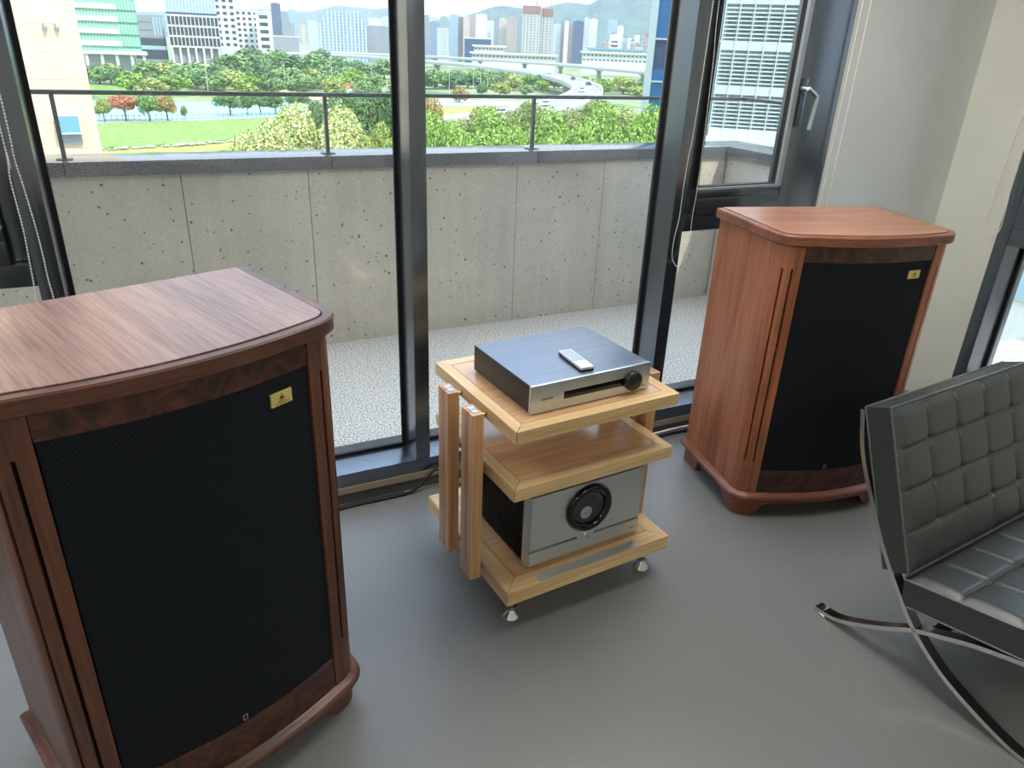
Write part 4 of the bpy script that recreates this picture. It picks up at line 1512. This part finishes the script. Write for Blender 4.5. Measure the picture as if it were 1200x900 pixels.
# ---- elevated roads
def ribbon(pts, half, z_off, th, side0=None, side1=None):
    c = catmull(pts, 6)
    n = len(c)
    vs, fs = [], []
    for i, p in enumerate(c):
        t = (c[min(i + 1, n - 1)] - c[max(i - 1, 0)])
        t.z = 0
        t.normalize()
        nn = Vector((t.y, -t.x, 0))
        a, b = (side0 if side0 is not None else -half), (side1 if side1 is not None else half)
        for q, zz in ((a, z_off), (b, z_off), (b, z_off - th), (a, z_off - th)):
            r = p + nn * q
            vs.append((r.x, r.y, p.z + zz))
    for i in range(n - 1):
        for k in range(4):
            k2 = (k + 1) % 4
            fs.append((i * 4 + k, i * 4 + k2, i * 4 + 4 + k2, i * 4 + 4 + k))
    fs.append((0, 1, 2, 3))
    fs.append(tuple((n - 1) * 4 + k for k in (3, 2, 1, 0)))
    return MB().add(vs, fs)


def road(name, pts, half, label, piers):
    t = thing(name, label, 'elevated road', (0, 0, 0))
    ribbon(pts, half, 0, 1.5).build('deck', 'deck_concrete', t)
    ribbon(pts, half - 0.5, 0.06, 0.06).build('roadway', 'asphalt', t)
    for a, b in ((-half, -half + 0.4), (half - 0.4, half)):
        ribbon(pts, half, 0.95, 0.95, a, b).build('parapet', 'white_wall', t)
    for x, y, z in piers:
        MB().prism([(x - 1.4, y - 1.0), (x + 1.4, y - 1.0), (x + 1.4, y + 1.0), (x - 1.4, y + 1.0)], GZ, z - 2.4).prism([(x - 3, y - 1.2), (x + 3, y - 1.2), (x + 3, y + 1.2), (x - 3, y + 1.2)], z - 2.4, z - 1.5).build('pier', 'deck_concrete', t)


RAMP = [(52, 168, -17.6), (76.7, 183.7, -15.6), (92.2, 193.2, -15.2), (114.9, 210.3, -14.5), (138.4, 233.9, -13.5), (161.4, 262.6, -12.5), (183.9, 303.1, -11.8), (200.5, 346.9, -11.0), (208.9, 386.4, -10.4), (214.6, 433.9, -9.8), (216.3, 467.5, -9.3), (215.4, 510.1, -9.0), (211.7, 561.5, -9.0), (206.0, 621.4, -9.0), (199.1, 692.3, -9.0), (184.7, 730.4, -9.0), (158, 752, -9), (100, 756, -9)]
road('curved_ramp', RAMP, 6.2, 'pale curving ramp sweeping up through the trees', [(183.9, 303.1, -11.8), (200.5, 346.9, -11.0), (208.9, 386.4, -10.4), (214.6, 433.9, -9.8), (216, 490, -9), (211.7, 561.5, -9.0), (204, 650, -9)])
VIA = [(270, 300, -8), (282.6, 358.6, -8), (292.8, 410.0, -8), (312, 500, -8), (322.5, 560, -8), (326, 620, -8), (318.2, 684.9, -8), (288, 770, -8), (240, 812, -8), (175, 835, -8), (80, 850, -8)]
road('long_viaduct', VIA, 7.0, 'long straight viaduct crossing behind the curved ramp', [(276, 330, -8), (292.8, 410.0, -8), (310, 490, -8), (323, 570, -8), (325, 640, -8), (312, 710, -8), (288, 770, -8)])


def car(x, y, z, rz, mat, label):
    t = thing('car', label, 'car', (x, y, z), rz, 'cars on the ramp')
    MB().box((-0.9, -2.2, 0.3), (0.9, 2.2, 0.95), 0.12).build('body', mat, t, 40)
    MB().prism([(-1.6, 0.95), (1.3, 0.95), (0.8, 1.45), (-1.1, 1.45)], -0.8, 0.8, 'x').build('cabin', 'dark_glass', t)
    w_ = MB()
    for wx in (-0.8, 0.8):
        for wy in (-1.4, 1.4):
            w_.lathe([(0.32, -0.1), (0.32, 0.1)], (wx, wy, 0.32), 10, 'x')
    w_.build('wheels', 'rubber', t)


def on_ramp(s, side):
    i = int(s)
    a, b = Vector(RAMP[i]), Vector(RAMP[i + 1])
    p = a.lerp(b, s - i)
    t = (b - a)
    t.z = 0
    t.normalize()
    p = p + Vector((t.y, -t.x, 0)) * side
    return p.x, p.y, p.z + 0.1, math.atan2(-t.x, t.y)


for s_, sd, mt, lb in ((6.0, 2.4, 'car_dark', 'dark car at the top of the bend of the ramp'), (6.9, 2.4, 'car_dark', 'dark car further up the curved ramp'), (5.0, -2.2, 'car_white', 'white car coming down the bend of the ramp'), (3.2, -2.2, 'car_white', 'white car low on the ramp near the trees'), (2.4, 2.3, 'car_dark', 'dark car at the lower end of the ramp'), (2.1, -2.2, 'car_white', 'white car at the very foot of the ramp'), (7.6, -2.2, 'car_white', 'white car on the far part of the ramp')):
    x, y, z, a = on_ramp(s_, sd)
    car(x, y, z, a, mt, lb)

# street lamps along the park
lamp = MB()
lamp.tube([(0, 0, 0), (0, 0, 11), (0.3, 0, 11.6), (1.6, 0, 11.8)], [0.12, 0.07, 0.06, 0.05], 6)
lm = bpy.data.meshes.new('street_lamp')
lamp.box((1.2, -0.15, 11.7), (2.2, 0.15, 11.85))
lm.from_pydata(lamp.v, [], lamp.f)
lm.materials.append(MATS['white_metal'])
LP = [(28, 330), (58, 330), (82, 350), (100, 400), (130, 330), (146, 340), (152, 345), (158, 350), (190, 390), (205, 430), (225, 450), (245, 470), (262, 480), (120, 420)]
LP.sort(key=lambda q: math.atan2(*q))
for i, (x, y) in enumerate(LP):
    o = link('street_lamp', lm)
    o.location = (x, y, GZ)
    tag(o, ORD[i] + ' slim pale street lamp from the left in the park', 'street lamp', 'street lamps')

# court fence
fn = thing('court_fence', 'low posts-and-rail fence along the near side of the turquoise court', 'fence', (0, 0, 0))
pm = None
for i in range(44):
    t_ = i / 43
    fx, fy = -10 + 54 * t_, 212.8 + 3.0 * t_ + 9.5 * t_ * t_
    if pm is None:
        o = box('post', (-0.08, -0.08, 0), (0.08, 0.08, 1.3), 'grey_wall', fn)
        pm = o.data
    else:
        o = link('post', pm, fn)
    o.location = (fx, fy, GZ + 0.2)
MB().tube([(-10 + 54 * i / 20, 212.8 + 3.0 * i / 20 + 9.5 * (i / 20) ** 2, GZ + 1.3) for i in range(21)], 0.06, 5).build('rail', 'grey_wall', fn)

# market tents
for i, (x, y) in enumerate(((84.0, 330.0), (90.0, 333.0), (96.0, 336.0))):
    t = thing('market_tent', ['left', 'middle', 'right'][i] + ' red and white tent beyond the big dark tree', 'tent', (x, y, GZ), -0.25, 'market tents')
    box('walls', (-2.8, -2, 0), (2.8, 2, 2.4), 'white_wall', t)
    MB().add([(-3, -2.2, 2.4), (3, -2.2, 2.4), (3, 2.2, 2.4), (-3, 2.2, 2.4), (0, 0, 4.2)], [(0, 1, 4), (1, 2, 4), (2, 3, 4), (3, 0, 4), (3, 2, 1, 0)]).build('roof', 'tent_red', t)


# ---- buildings
def bld(name, label, cat, x, y, rz):
    return thing(name, label, cat, (x, y, GZ), rz)


def az_rot(x, y):
    return -math.atan2(x, y)


# cream stone house close by on the left
th_ = math.radians(4)
cb = bld('stone_building', 'sunlit cream stone building at the left edge of the view', 'building', -0.98 + 0.98 * math.cos(th_), 25.0 + 0.98 * math.sin(th_), th_)
box('core', (-14, 0.06, 0), (-0.985, 12, 34), 'cream_stone', cb)
zc = 13.0
i = 0
hs = [0.68, 0.42, 0.70, 0.70, 0.66, 0.44, 0.70]
while zc < 26:
    hh = hs[i % 7]
    box('stone_course', (-14, 0, zc + 0.003), (-0.98, 0.06, zc + hh - 0.003), 'cream_stone', cb)
    zc += hh
    i += 1
MB().box((-14, 0, 0), (-0.98, 0.06, 13.0)).box((-14, 0, zc), (-0.98, 0.06, 34)).build('stone_facing', 'cream_stone', cb)
wn = box('window_box', (-1.98, -0.10, 16.72), (-1.42, -0.004, 17.50), 'grey_wall', cb)
o = MB().box((-0.28, -0.02, -0.46), (0.28, 0.02, 0.0)).build('tilted_pane', 'pane_blue', wn)
o.location = (-1.70, -0.12, 17.46)
o.rotation_euler = (math.radians(-22), 0, 0)
o2 = MB().box((-0.31, -0.03, -0.49), (-0.28, 0.03, 0.03)).box((0.28, -0.03, -0.49), (0.31, 0.03, 0.03)).box((-0.28, -0.03, -0.49), (0.28, 0.03, -0.46)).box((-0.28, -0.03, 0), (0.28, 0.03, 0.03)).build('pane_frame', 'white_metal', wn)
o2.location = o.location
o2.rotation_euler = o.rotation_euler
for lx in (-1.80, -1.52):
    MB().box((lx - 0.02, -0.10, 19.66), (lx + 0.02, -0.004, 19.80)).lathe([(0.03, 19.60), (0.05, 19.68), (0.05, 19.72), (0.02, 19.74)], (lx + 0.03, -0.10, 0), 10).build('wall_lamp', 'grey_wall', cb)

# green glass office with white bands
x0, y0 = -4.0, 400.0
gb = bld('green_office', 'green glass office block with white horizontal bands on white columns', 'building', x0, y0, 0)
box('glass_body', (-16, 0, 12.4), (12.0, 24, 60), 'green_glass', gb)
box('podium_core', (-14, 4, 0), (9, 22, 11.2), 'louver_back', gb)
box('podium_slab', (-17, -2, 11.2), (14.0, 24, 12.4), 'white_wall', gb)
for cxp in (-10.6, -4.6, 1.4, 7.4, 12.4):
    MB().lathe([(0.7, 0), (0.7, 11.2)], (cxp, -0.5, 0), 12).build('column', 'white_wall', gb, 40)
z = 14.6
while z < 60:
    b = box('white_band', (-16.2, -1.0, z), (4.2, 0.0, z + 2.0), 'white_wall', gb)
    box('floor_line', (4.4, -0.35, z - 0.5), (12.2, 0.0, z), 'green_glass_dark', gb)
    z += 4.9
for k_ in range(22):
    box('mullion', (-15.6 + k_ * 1.25, -0.12, 12.4), (-15.45 + k_ * 1.25, 0.0, 60), 'white_metal', gb)

# grey block and the white-gridded block next to it
gl_ = bld('grey_block', 'plain grey office block between the green office and the gridded one', 'building', 15.5, 470, az_rot(15.5, 470))
box('body', (-9.5, 0, 0), (6.5, 20, 29.2), 'grey_wall', gl_)
box('dark_band', (-9.6, -0.3, 14.5), (6.5, 0, 18.2), 'dark_glass', gl_)
box('dark_base', (-9.4, -0.2, 8), (6.5, 0, 12.6), 'dark_glass', gl_)
box('pale_band', (-9.7, -0.5, 12.6), (6.5, 0, 14.5), 'blue_pale', gl_)
for zz in (21.8, 25.6):
    box('joint', (-9.5, -0.05, zz), (0.5, 0.0, zz + 0.3), 'dark_glass', gl_)
for k_ in range(4):
    box('window_strip', (1.2 + k_ * 1.5, -0.15, 19.5), (2.1 + k_ * 1.5, 0.0, 28.5), 'blue_pale', gl_)
gg = bld('gridded_block', 'white-gridded office block on tall columns, left of the white apartment houses', 'building', 36.0, 462, az_rot(36, 462))
box('glass_body', (-12.6, 0.6, 14.2), (12.6, 20, 29.8), 'dark_glass', gg)
box('lobby', (-12, 3, 5), (12.4, 20, 14.2), 'grey_wall', gg)
box('terrace_base', (-13.5, -3, 0), (14, 20, 6.2), 'cream_stone', gg)
for r_ in range(4):
    box('grid_beam', (-12.8, 0, 14.2 + r_ * 5.0), (12.8, 0.6, 15.1 + r_ * 5.0), 'white_wall', gg)
for c_ in range(14):
    xx = -12.8 + c_ * 1.94
    box('grid_fin', (xx, -0.3, 14.2), (xx + 0.38, 0.6, 30.1), 'white_wall', gg)
for c_ in range(7):
    xx = -12.0 + c_ * 3.9
    MB().lathe([(0.55, 6.2), (0.55, 14.2)], (xx, 0.5, 0), 10).build('column', 'white_wall', gg, 40)
box('blue_banner', (-3.2, -3.1, 5.0), (-1.4, -3.0, 7.4), 'sign_blue', gg)
gt = bld('glass_tower', 'pale blue glass tower rising behind the gridded block', 'building', 41.2, 518, az_rot(41.2, 518))
box('glass_body', (-15, 0, 0), (13, 20, 62), 'blue_pale', gt)
for k_ in range(16):
    box('mullion', (-14.6 + k_ * 1.8, -0.25, 30), (-14.2 + k_ * 1.8, 0, 62), 'white_metal', gt)
box('dark_strip', (-15, -0.3, 29.5), (13, 0, 32.5), 'navy_glass', gt)


def white_house(x, y, w_, d_, ztop, cols, rows, label, zbase=14):
    t = bld('apartment_house', label, 'building', x, y, az_rot(x, y))
    box('body', (-w_ / 2, 0, 0), (w_ / 2, d_, ztop - GZ), 'white_wall', t)
    box('roof_edge', (-w_ / 2 - 0.3, -0.3, ztop - GZ), (w_ / 2 + 0.3, d_, ztop - GZ + 0.7), 'white_metal', t)
    me = None
    dx_ = w_ / cols
    dz_ = (ztop - GZ - zbase) / rows
    for r in range(rows):
        for c in range(cols):
            if me is None:
                o = box('window', (-dx_ * 0.27, -0.12, 0), (dx_ * 0.27, 0.0, dz_ * 0.48), 'dark_glass', t)
                me = o.data
            else:
                o = link('window', me, t)
            o.location = (-w_ / 2 + dx_ * (c + 0.5), 0, zbase + dz_ * (r + 0.25))


white_house(63.3, 556, 13.0, 14, 40, 3, 12, 'tall white apartment house cut by the top edge of the picture')
white_house(71.0, 515, 13.2, 12, 17.3, 4, 7, 'white apartment house with small dark windows, lower than its neighbour')
white_house(77.4, 494, 8.8, 14, 15.8, 1, 5, 'slim white building at the right end of the white group')

# far skyline
TOWERS = [
    (442.9, 1222.2, 46.0, 8.1, 'grey'), (460.0, 1237.3, 44.6, 11.0, 'pale'), (402.4, 1077.3, 33.2, 15.6, 'blue'), (373.0, 981.5, 23.3, 6.6, 'pale'), (487.5, 1258.9, 47.0, 14.1, 'green'), (383.3, 988.3, 23.8, 10.0, 'pale'), (465.3, 1160.2, 46.6, 14.3, 'glass'),
    (459.2, 1119.5, 42.6, 7.6, 'brown'), (463.0, 1107.1, 43.1, 8.8, 'beige'), (482.8, 1131.3, 44.4, 9.0, 'taupe'), (463.5, 1052.4, 45.0, 15.6, 'white'), (537.3, 1183.8, 41.4, 10.9, 'white'), (537.4, 1161.7, 47.6, 8.1, 'grey'), (512.4, 1085.1, 42.6, 11.3, 'beige'),
    (515.6, 1061.4, 43.6, 14.9, 'taupe'), (561.2, 1128.1, 46.6, 7.9, 'grey'), (583.9, 1048.3, 37.7, 12.6, 'pale'), (611.2, 1078.9, 42.4, 5.2, 'brown'), (591.3, 1032.7, 42.0, 6.2, 'white'), (617.1, 1064.0, 39.0, 6.4, 'brown'), (560.5, 946.5, 39.5, 14.9, 'navy'),
    (611.0, 1009.5, 47.1, 7.4, 'pale'), (588.0, 953.2, 43.3, 11.6, 'white'), (762.8, 1174.0, 53.1, 15.9, 'glass'), (763.3, 1149.7, 44.1, 10.0, 'white')]
TOWERS_L = [(220.4, 1281.2, 52.3, 13.7, 'navy'), (236.3, 1481.3, 56.6, 8.6, 'pale'), (250.2, 1377.5, 44.4, 13.6, 'grey'), (290.7, 1522.5, 53.8, 12.1, 'glass'), (218.3, 1180.0, 24.3, 17.6, 'grey'), (208.6, 1029.1, 20.3, 6.2, 'beige'), (421.4, 1439.6, 43.4, 21.4, 'white'), (456.1, 1481.4, 48.5, 17.5, 'pale'), (335.5, 1564.4, 38.2, 19.0, 'pale')]
for lst, where in ((TOWERS, 'of the skyline right of the central mullion'), (TOWERS_L, 'of the skyline left of the central mullion')):
    lst = sorted(lst, key=lambda q: math.atan2(q[0], q[1]))
    for i, (x, y, zt, wd, sty) in enumerate(lst):
        t = bld('apartment_tower', ORD[i] + ' tower from the left ' + where + ', ' + STY[sty][0], 'tower', x, y, az_rot(x, y))
        t['group'] = 'far apartment towers'
        h_ = zt - GZ
        MB().box((-wd / 2, 0, 0), (wd / 2, wd * 0.9, h_)).build('body', 'facade_' + sty, t)
        box('roof_plant', (-wd * 0.22, wd * 0.2, h_), (wd * 0.2, wd * 0.6, h_ + 1.2), 'facade_' + sty, t)
for i, (x, y, zt, wd) in enumerate(((458.4, 888.7, 51.1, 21.0), (481.7, 890.7, 49.3, 13.0))):
    t = bld('tower_under_construction', ['wider', 'narrower'][i] + ' pale tower under construction with a rusty top', 'tower', x, y, az_rot(x, y))
    t['group'] = 'towers under construction'
    h_ = zt - GZ
    box('body', (-wd / 2, 0, 0), (wd / 2, wd, h_ - 9), 'facade_pale', t)
    box('scaffold_top', (-wd / 2 - 0.6, -0.6, h_ - 9), (wd / 2 + 0.6, wd, h_), 'rust', t)
    for k_ in range(5 if i == 0 else 3):
        xx = -wd / 2 + (k_ + 0.5) * wd / (5 if i == 0 else 3)
        box('vertical_strip', (xx - 0.8, -0.4, 4), (xx + 0.8, 0, h_ - 9), 'facade_taupe', t)
    MB().tube([(wd * 0.3, wd * 0.4, h_), (wd * 0.3, wd * 0.4, h_ + 13)], 0.5, 4).tube([(wd * 0.3 - 9, wd * 0.4, h_ + 12), (wd * 0.3 + 16, wd * 0.4, h_ + 15)], 0.4, 4).build('crane', 'rust', t)

# glass hall with folded roof
hx = bld('glass_hall', 'ribbed glass hall with a folded hexagonal outline on the skyline', 'building', 219.9, 872.7, az_rot(219.9, 872.7))
prof = [(-24, 0), (24, 0), (24.5, 36), (16, 50.9), (-17, 50.9), (-24.5, 38)]
MB().prism(prof, 0.5, 30, 'y').build('body', 'facade_glass', hx)
for k_ in range(13):
    f = k_ / 12
    xa = -24 + 48 * f
    top = 50.9 if -17 < xa < 16 else (38 + (xa + 24.5) / 7.5 * 12.9 if xa <= -17 else 36 + (24.5 - xa) / 8.5 * 14.9)
    box('rib', (xa - 0.5, -0.8, 0), (xa + 0.5, 0.5, top), 'white_metal', hx)
t = bld('warehouse', 'low grey windowless box right of the ribbed glass hall', 'building', 270.8, 910.6, az_rot(270.8, 910.6))
box('body', (-14, 0, 0), (20, 20, 38.5), 'grey_wall', t)
box('roof_edge', (-14.3, -0.3, 38.5), (20.3, 20, 39.4), 'blue_pale', t)
t = bld('warehouse', 'long low pinkish-grey hall below the dark blue tower', 'building', 139.6, 787.7, az_rot(139.6, 787.7))
box('body', (-14.5, 0, 0), (14.5, 12, 22.6), 'grey_wall', t)
box('roof_edge', (-15, -0.4, 22.6), (15, 12, 23.6), 'white_wall', t)


def station(x, y, w_, zt, zb, label, roofm='white_wall'):
    t = bld('station_hall', label, 'building', x, y, az_rot(x, y))
    h_ = zt - GZ
    box('body', (-w_ / 2, 0, 0), (w_ / 2, 14, h_ - 1.5), 'white_wall', t)
    box('roof', (-w_ / 2 - 2, -3, h_ - 1.5), (w_ / 2 + 2, 16, h_), roofm, t)
    me = None
    k_ = int(w_ / 4)
    for r in range(2):
        for c in range(k_):
            if me is None:
                o = box('window', (-1.2, -0.2, 0), (1.2, 0, 1.3), 'dark_glass', t)
                me = o.data
            else:
                o = link('window', me, t)
            o.location = (-w_ / 2 + 2 + c * 4, 0, h_ - 4.2 - r * 4.2)


station(352, 718, 84, -1.7, -8, 'long low white-roofed station hall behind the viaduct')
station(441, 669, 66, 3.0, -9.5, 'station hall with window rows at the right end of the viaduct')
station(496.6, 750.6, 63, 6.7, -8, 'blue-roofed hall behind the station', 'roof_blue')
station(268, 961, 62, 5.6, -4.8, 'white-roofed platform hall left of the central mullion')
station(355, 784, 33, 4.9, 0, 'small pavilion with a layered white roof above the viaduct')
t = bld('warehouse', 'dark low block at the foot of the white skyline towers', 'building', 359.3, 825.2, az_rot(359.3, 825.2))
box('body', (-15, 0, 0), (15, 12, 29), 'navy_glass', t)
box('roof_edge', (-15.3, -0.3, 29), (15.3, 12, 30), 'white_wall', t)
t = bld('chapel', 'white stepped building in front of the hillside houses', 'building', 520.9, 794.5, az_rot(520.9, 794.5))
box('body', (-6, 0, 0), (6, 12, 34), 'white_wall', t)
MB().prism([(-8, 30), (8, 30), (4, 40), (-4, 40)], -0.5, 6, 'y').build('gable', 'white_wall', t)
for zz in (27, 31.5):
    box('window_band', (-4, -0.6, zz), (4, 0, zz + 1.8), 'dark_glass', t)
rd = random.Random(21)
HL = []
for i in range(26):
    HL.append((33.9 + rd.uniform(-1.2, 2.4), 1020 + i * 12, 10 + i * 0.85 + rd.uniform(-1.5, 1.5)))
HL.sort(key=lambda q: q[0])
for i, (a, d, zt) in enumerate(HL):
    x, y = d * math.sin(math.radians(a)), d * math.cos(math.radians(a))
    t = bld('hillside_house', ORD[i] + ' house from the left on the slope below the mountain', 'house', x, y, az_rot(x, y) + rd.uniform(-.3, .3))
    t['group'] = 'hillside houses'
    w_ = rd.uniform(5, 9)
    box('body', (-w_ / 2, 0, 0), (w_ / 2, 8, zt - GZ), rd.choice(['facade_white', 'facade_pale', 'facade_beige', 'facade_taupe']), t)
    MB().prism([(-w_ / 2 - .4, zt - GZ), (w_ / 2 + .4, zt - GZ), (0, zt - GZ + 2.6)], -0.4, 8.4, 'y').build('roof', rd.choice(['rust', 'grey_wall', 'roof_blue']), t)


# mountains
def ridge(name, pts, mat, amp, depth):
    c = catmull(pts, 5)
    rows = 12
    rd = random.Random(4)
    vs, fs = [], []
    n = len(c)
    for r in range(rows + 1):
        f = r / rows
        for i, p in enumerate(c):
            d = Vector((p.x, p.y, 0)).normalized()
            q = p - d * depth * f
            zz = GZ + (p.z - GZ) * (1 - f) ** 1.3 + (rd.uniform(-amp, amp) if 0 < r < rows else rd.uniform(-amp * .12, amp * .12))
            vs.append((q.x, q.y, max(zz, GZ - 2)))
    for r in range(rows):
        for i in range(n - 1):
            a = r * n + i
            fs.append((a, a + n, a + n + 1, a + 1))
    for i, p in enumerate(c):
        d = Vector((p.x, p.y, 0)).normalized()
        q = p + d * depth
        vs.append((q.x, q.y, GZ))
    b0 = (rows + 1) * n
    for i in range(n - 1):
        fs.append((b0 + i, i, i + 1, b0 + i + 1))
    m = MB()
    m.add(vs, fs)
    return m.build(name, mat, None, 60)


speckle('forest', srgb(48, 78, 62), srgb(76, 106, 84), 0.012, 0.95, 0)
R1 = [(1307.0, 3991.0, 90.0), (1431.0, 3949.0, 100.0), (1553.0, 3902.0, 125.0), (1614.0, 3877.0, 149.0), (1675.0, 3852.0, 171.0), (1734.0, 3825.0, 193.0), (1794.0, 3798.0, 205.0), (1853.0, 3769.0, 198.0), (1932.0, 3729.0, 197.0), (1989.0, 3699.0, 207.0), (2035.0, 3674.0, 221.0), (2095.0, 3640.0, 231.0), (2178.0, 3591.0, 226.0), (2214.0, 3569.0, 247.0), (2256.0, 3543.0, 263.0), (2355.0, 3477.0, 282.0), (2492.0, 3381.0, 301.0), (2660.0, 3250.0, 276.0), (2877.0, 3060.0, 252.0), (3052.0, 2886.0, 198.0), (3165.0, 2761.0, 128.0)]
R2 = [(-1701.0, 6790.0, 32.0), (-758.0, 6959.0, 103.0), (85.0, 6999.0, 158.0), (707.0, 6964.0, 189.0), (1034.0, 6923.0, 230.0), (1231.0, 6891.0, 221.0), (1432.0, 6852.0, 224.0), (1569.0, 6822.0, 256.0), (1672.0, 6797.0, 283.0), (1773.0, 6772.0, 278.0), (1875.0, 6744.0, 276.0), (1976.0, 6715.0, 268.0), (2079.0, 6684.0, 285.0), (2181.0, 6652.0, 264.0), (2385.0, 6581.0, 227.0), (2657.0, 6476.0, 213.0), (3060.0, 6296.0, 190.0)]
tag(ridge('mountain_ridge', R1, 'forest', 9, 900), kind='structure')
tag(ridge('mountain_ridge', R2, 'forest', 8, 900), kind='structure')

# blue glass office at the right
P0, P1 = Vector((49.45, 69.15, 0)), Vector((55.45, 64.35, 0))
ang = math.atan2(P1.y - P0.y, P1.x - P0.x)
bb = bld('blue_office', 'blue glass office block with white frames beside the bright trees', 'building', P0.x, P0.y, ang)
box('core', (0.2, 0.5, 0), (9.0, 6, 40), 'navy_glass', bb)
box('corner_column', (0, 0, 0), (0.75, 0.9, 40), 'louver_white', bb)
for k_, xx in enumerate((2.25, 3.4, 4.55, 5.7, 6.85, 8.0)):
    box('white_mullion', (xx, 0, 0), (xx + (0.42 if k_ % 2 == 0 else 0.12), 0.5, 40), 'louver_white', bb)
zz = 0.6
r_ = 0
while zz < 39:
    box('floor_beam', (0.75, 0.05, zz), (9.0, 0.5, zz + 0.16), 'louver_white', bb)
    for k_, (xa, xb) in enumerate(((0.75, 2.25), (2.67, 3.4), (3.52, 4.55), (4.97, 5.7), (5.82, 6.85))):
        box('pane', (xa, 0.3, zz + 0.16), (xb, 0.48, zz + (1.3 if (r_ + k_) % 2 == 0 else 4.1)), 'blue_glass', bb)
    zz += 4.1
    r_ += 1

# white louvred facade seen through the narrow sash
Q0, Q1 = Vector((48.75, 57.0, 0)), Vector((53.4, 52.66, 0))
ang = math.atan2(Q1.y - Q0.y, Q1.x - Q0.x)
lb_ = bld('louvred_building', 'white louvred facade filling the narrow sash window', 'building', Q0.x, Q0.y, ang)
LW = 14.0
box('core', (0, 0.7, 0), (LW, 4, 40), 'louver_back', lb_)
base = -4.6 - GZ
zz = base - 3.72 * 2
r_ = 0
while zz < 38:
    box('spandrel', (0, 0.1, zz - 0.55), (LW, 0.7, zz + 0.22), 'louver_white', lb_)
    for s in range(9):
        zs = zz + 0.42 + s * 0.34
        if zs < zz + 3.05:
            box('louvre', (0, 0.15, zs), (LW, 0.4, zs + 0.12), 'louver_white', lb_)
    wm = None
    for c_ in range(11):
        o = box('window', (0.35 + c_ * 1.25, 0.55, zz + 0.4), (1.05 + c_ * 1.25, 0.69, zz + 2.4), 'louver_pane', lb_)
    zz += 3.72
    r_ += 1
for c_ in range(12):
    box('vertical_fin', (0.0 + c_ * 1.25, 0.0, 0), (0.1 + c_ * 1.25, 0.3, 40), 'louver_white', lb_)
box('roof_ledge', (-0.6, -1.2, base - 1.0), (LW, 0.0, base - 0.55), 'white_wall', lb_)

# pale office seen in a sliver through the right window
po = bld('pale_office', 'pale office block glimpsed through the window above the chair', 'building', 34, 8, -math.pi / 2 + 0.1)
box('body', (-13, 0, 0), (30, 14, 34), 'white_wall', po)
for r_ in range(8):
    box('window_band', (-13, -0.15, 3 + r_ * 3.8), (30, 0, 4.6 + r_ * 3.8), 'blue_pale', po)
# summer haze over the valley
hz = NT('valley_haze')
hz.t.nodes.remove(hz.b)
vs_ = hz.n('ShaderNodeVolumeScatter')
vs_.inputs['Color'].default_value = (0.70, 0.86, 1.0, 1)
vs_.inputs['Density'].default_value = 0.00014
vs_.inputs['Anisotropy'].default_value = 0.0
hz.l(vs_.outputs[0], hz.t.nodes['Material Output'].inputs['Volume'])
MATS['valley_haze'] = hz.m
tag(box('haze', (-3000, 120, GZ + 0.5), (4000, 8800, 420), 'valley_haze'), kind='structure')
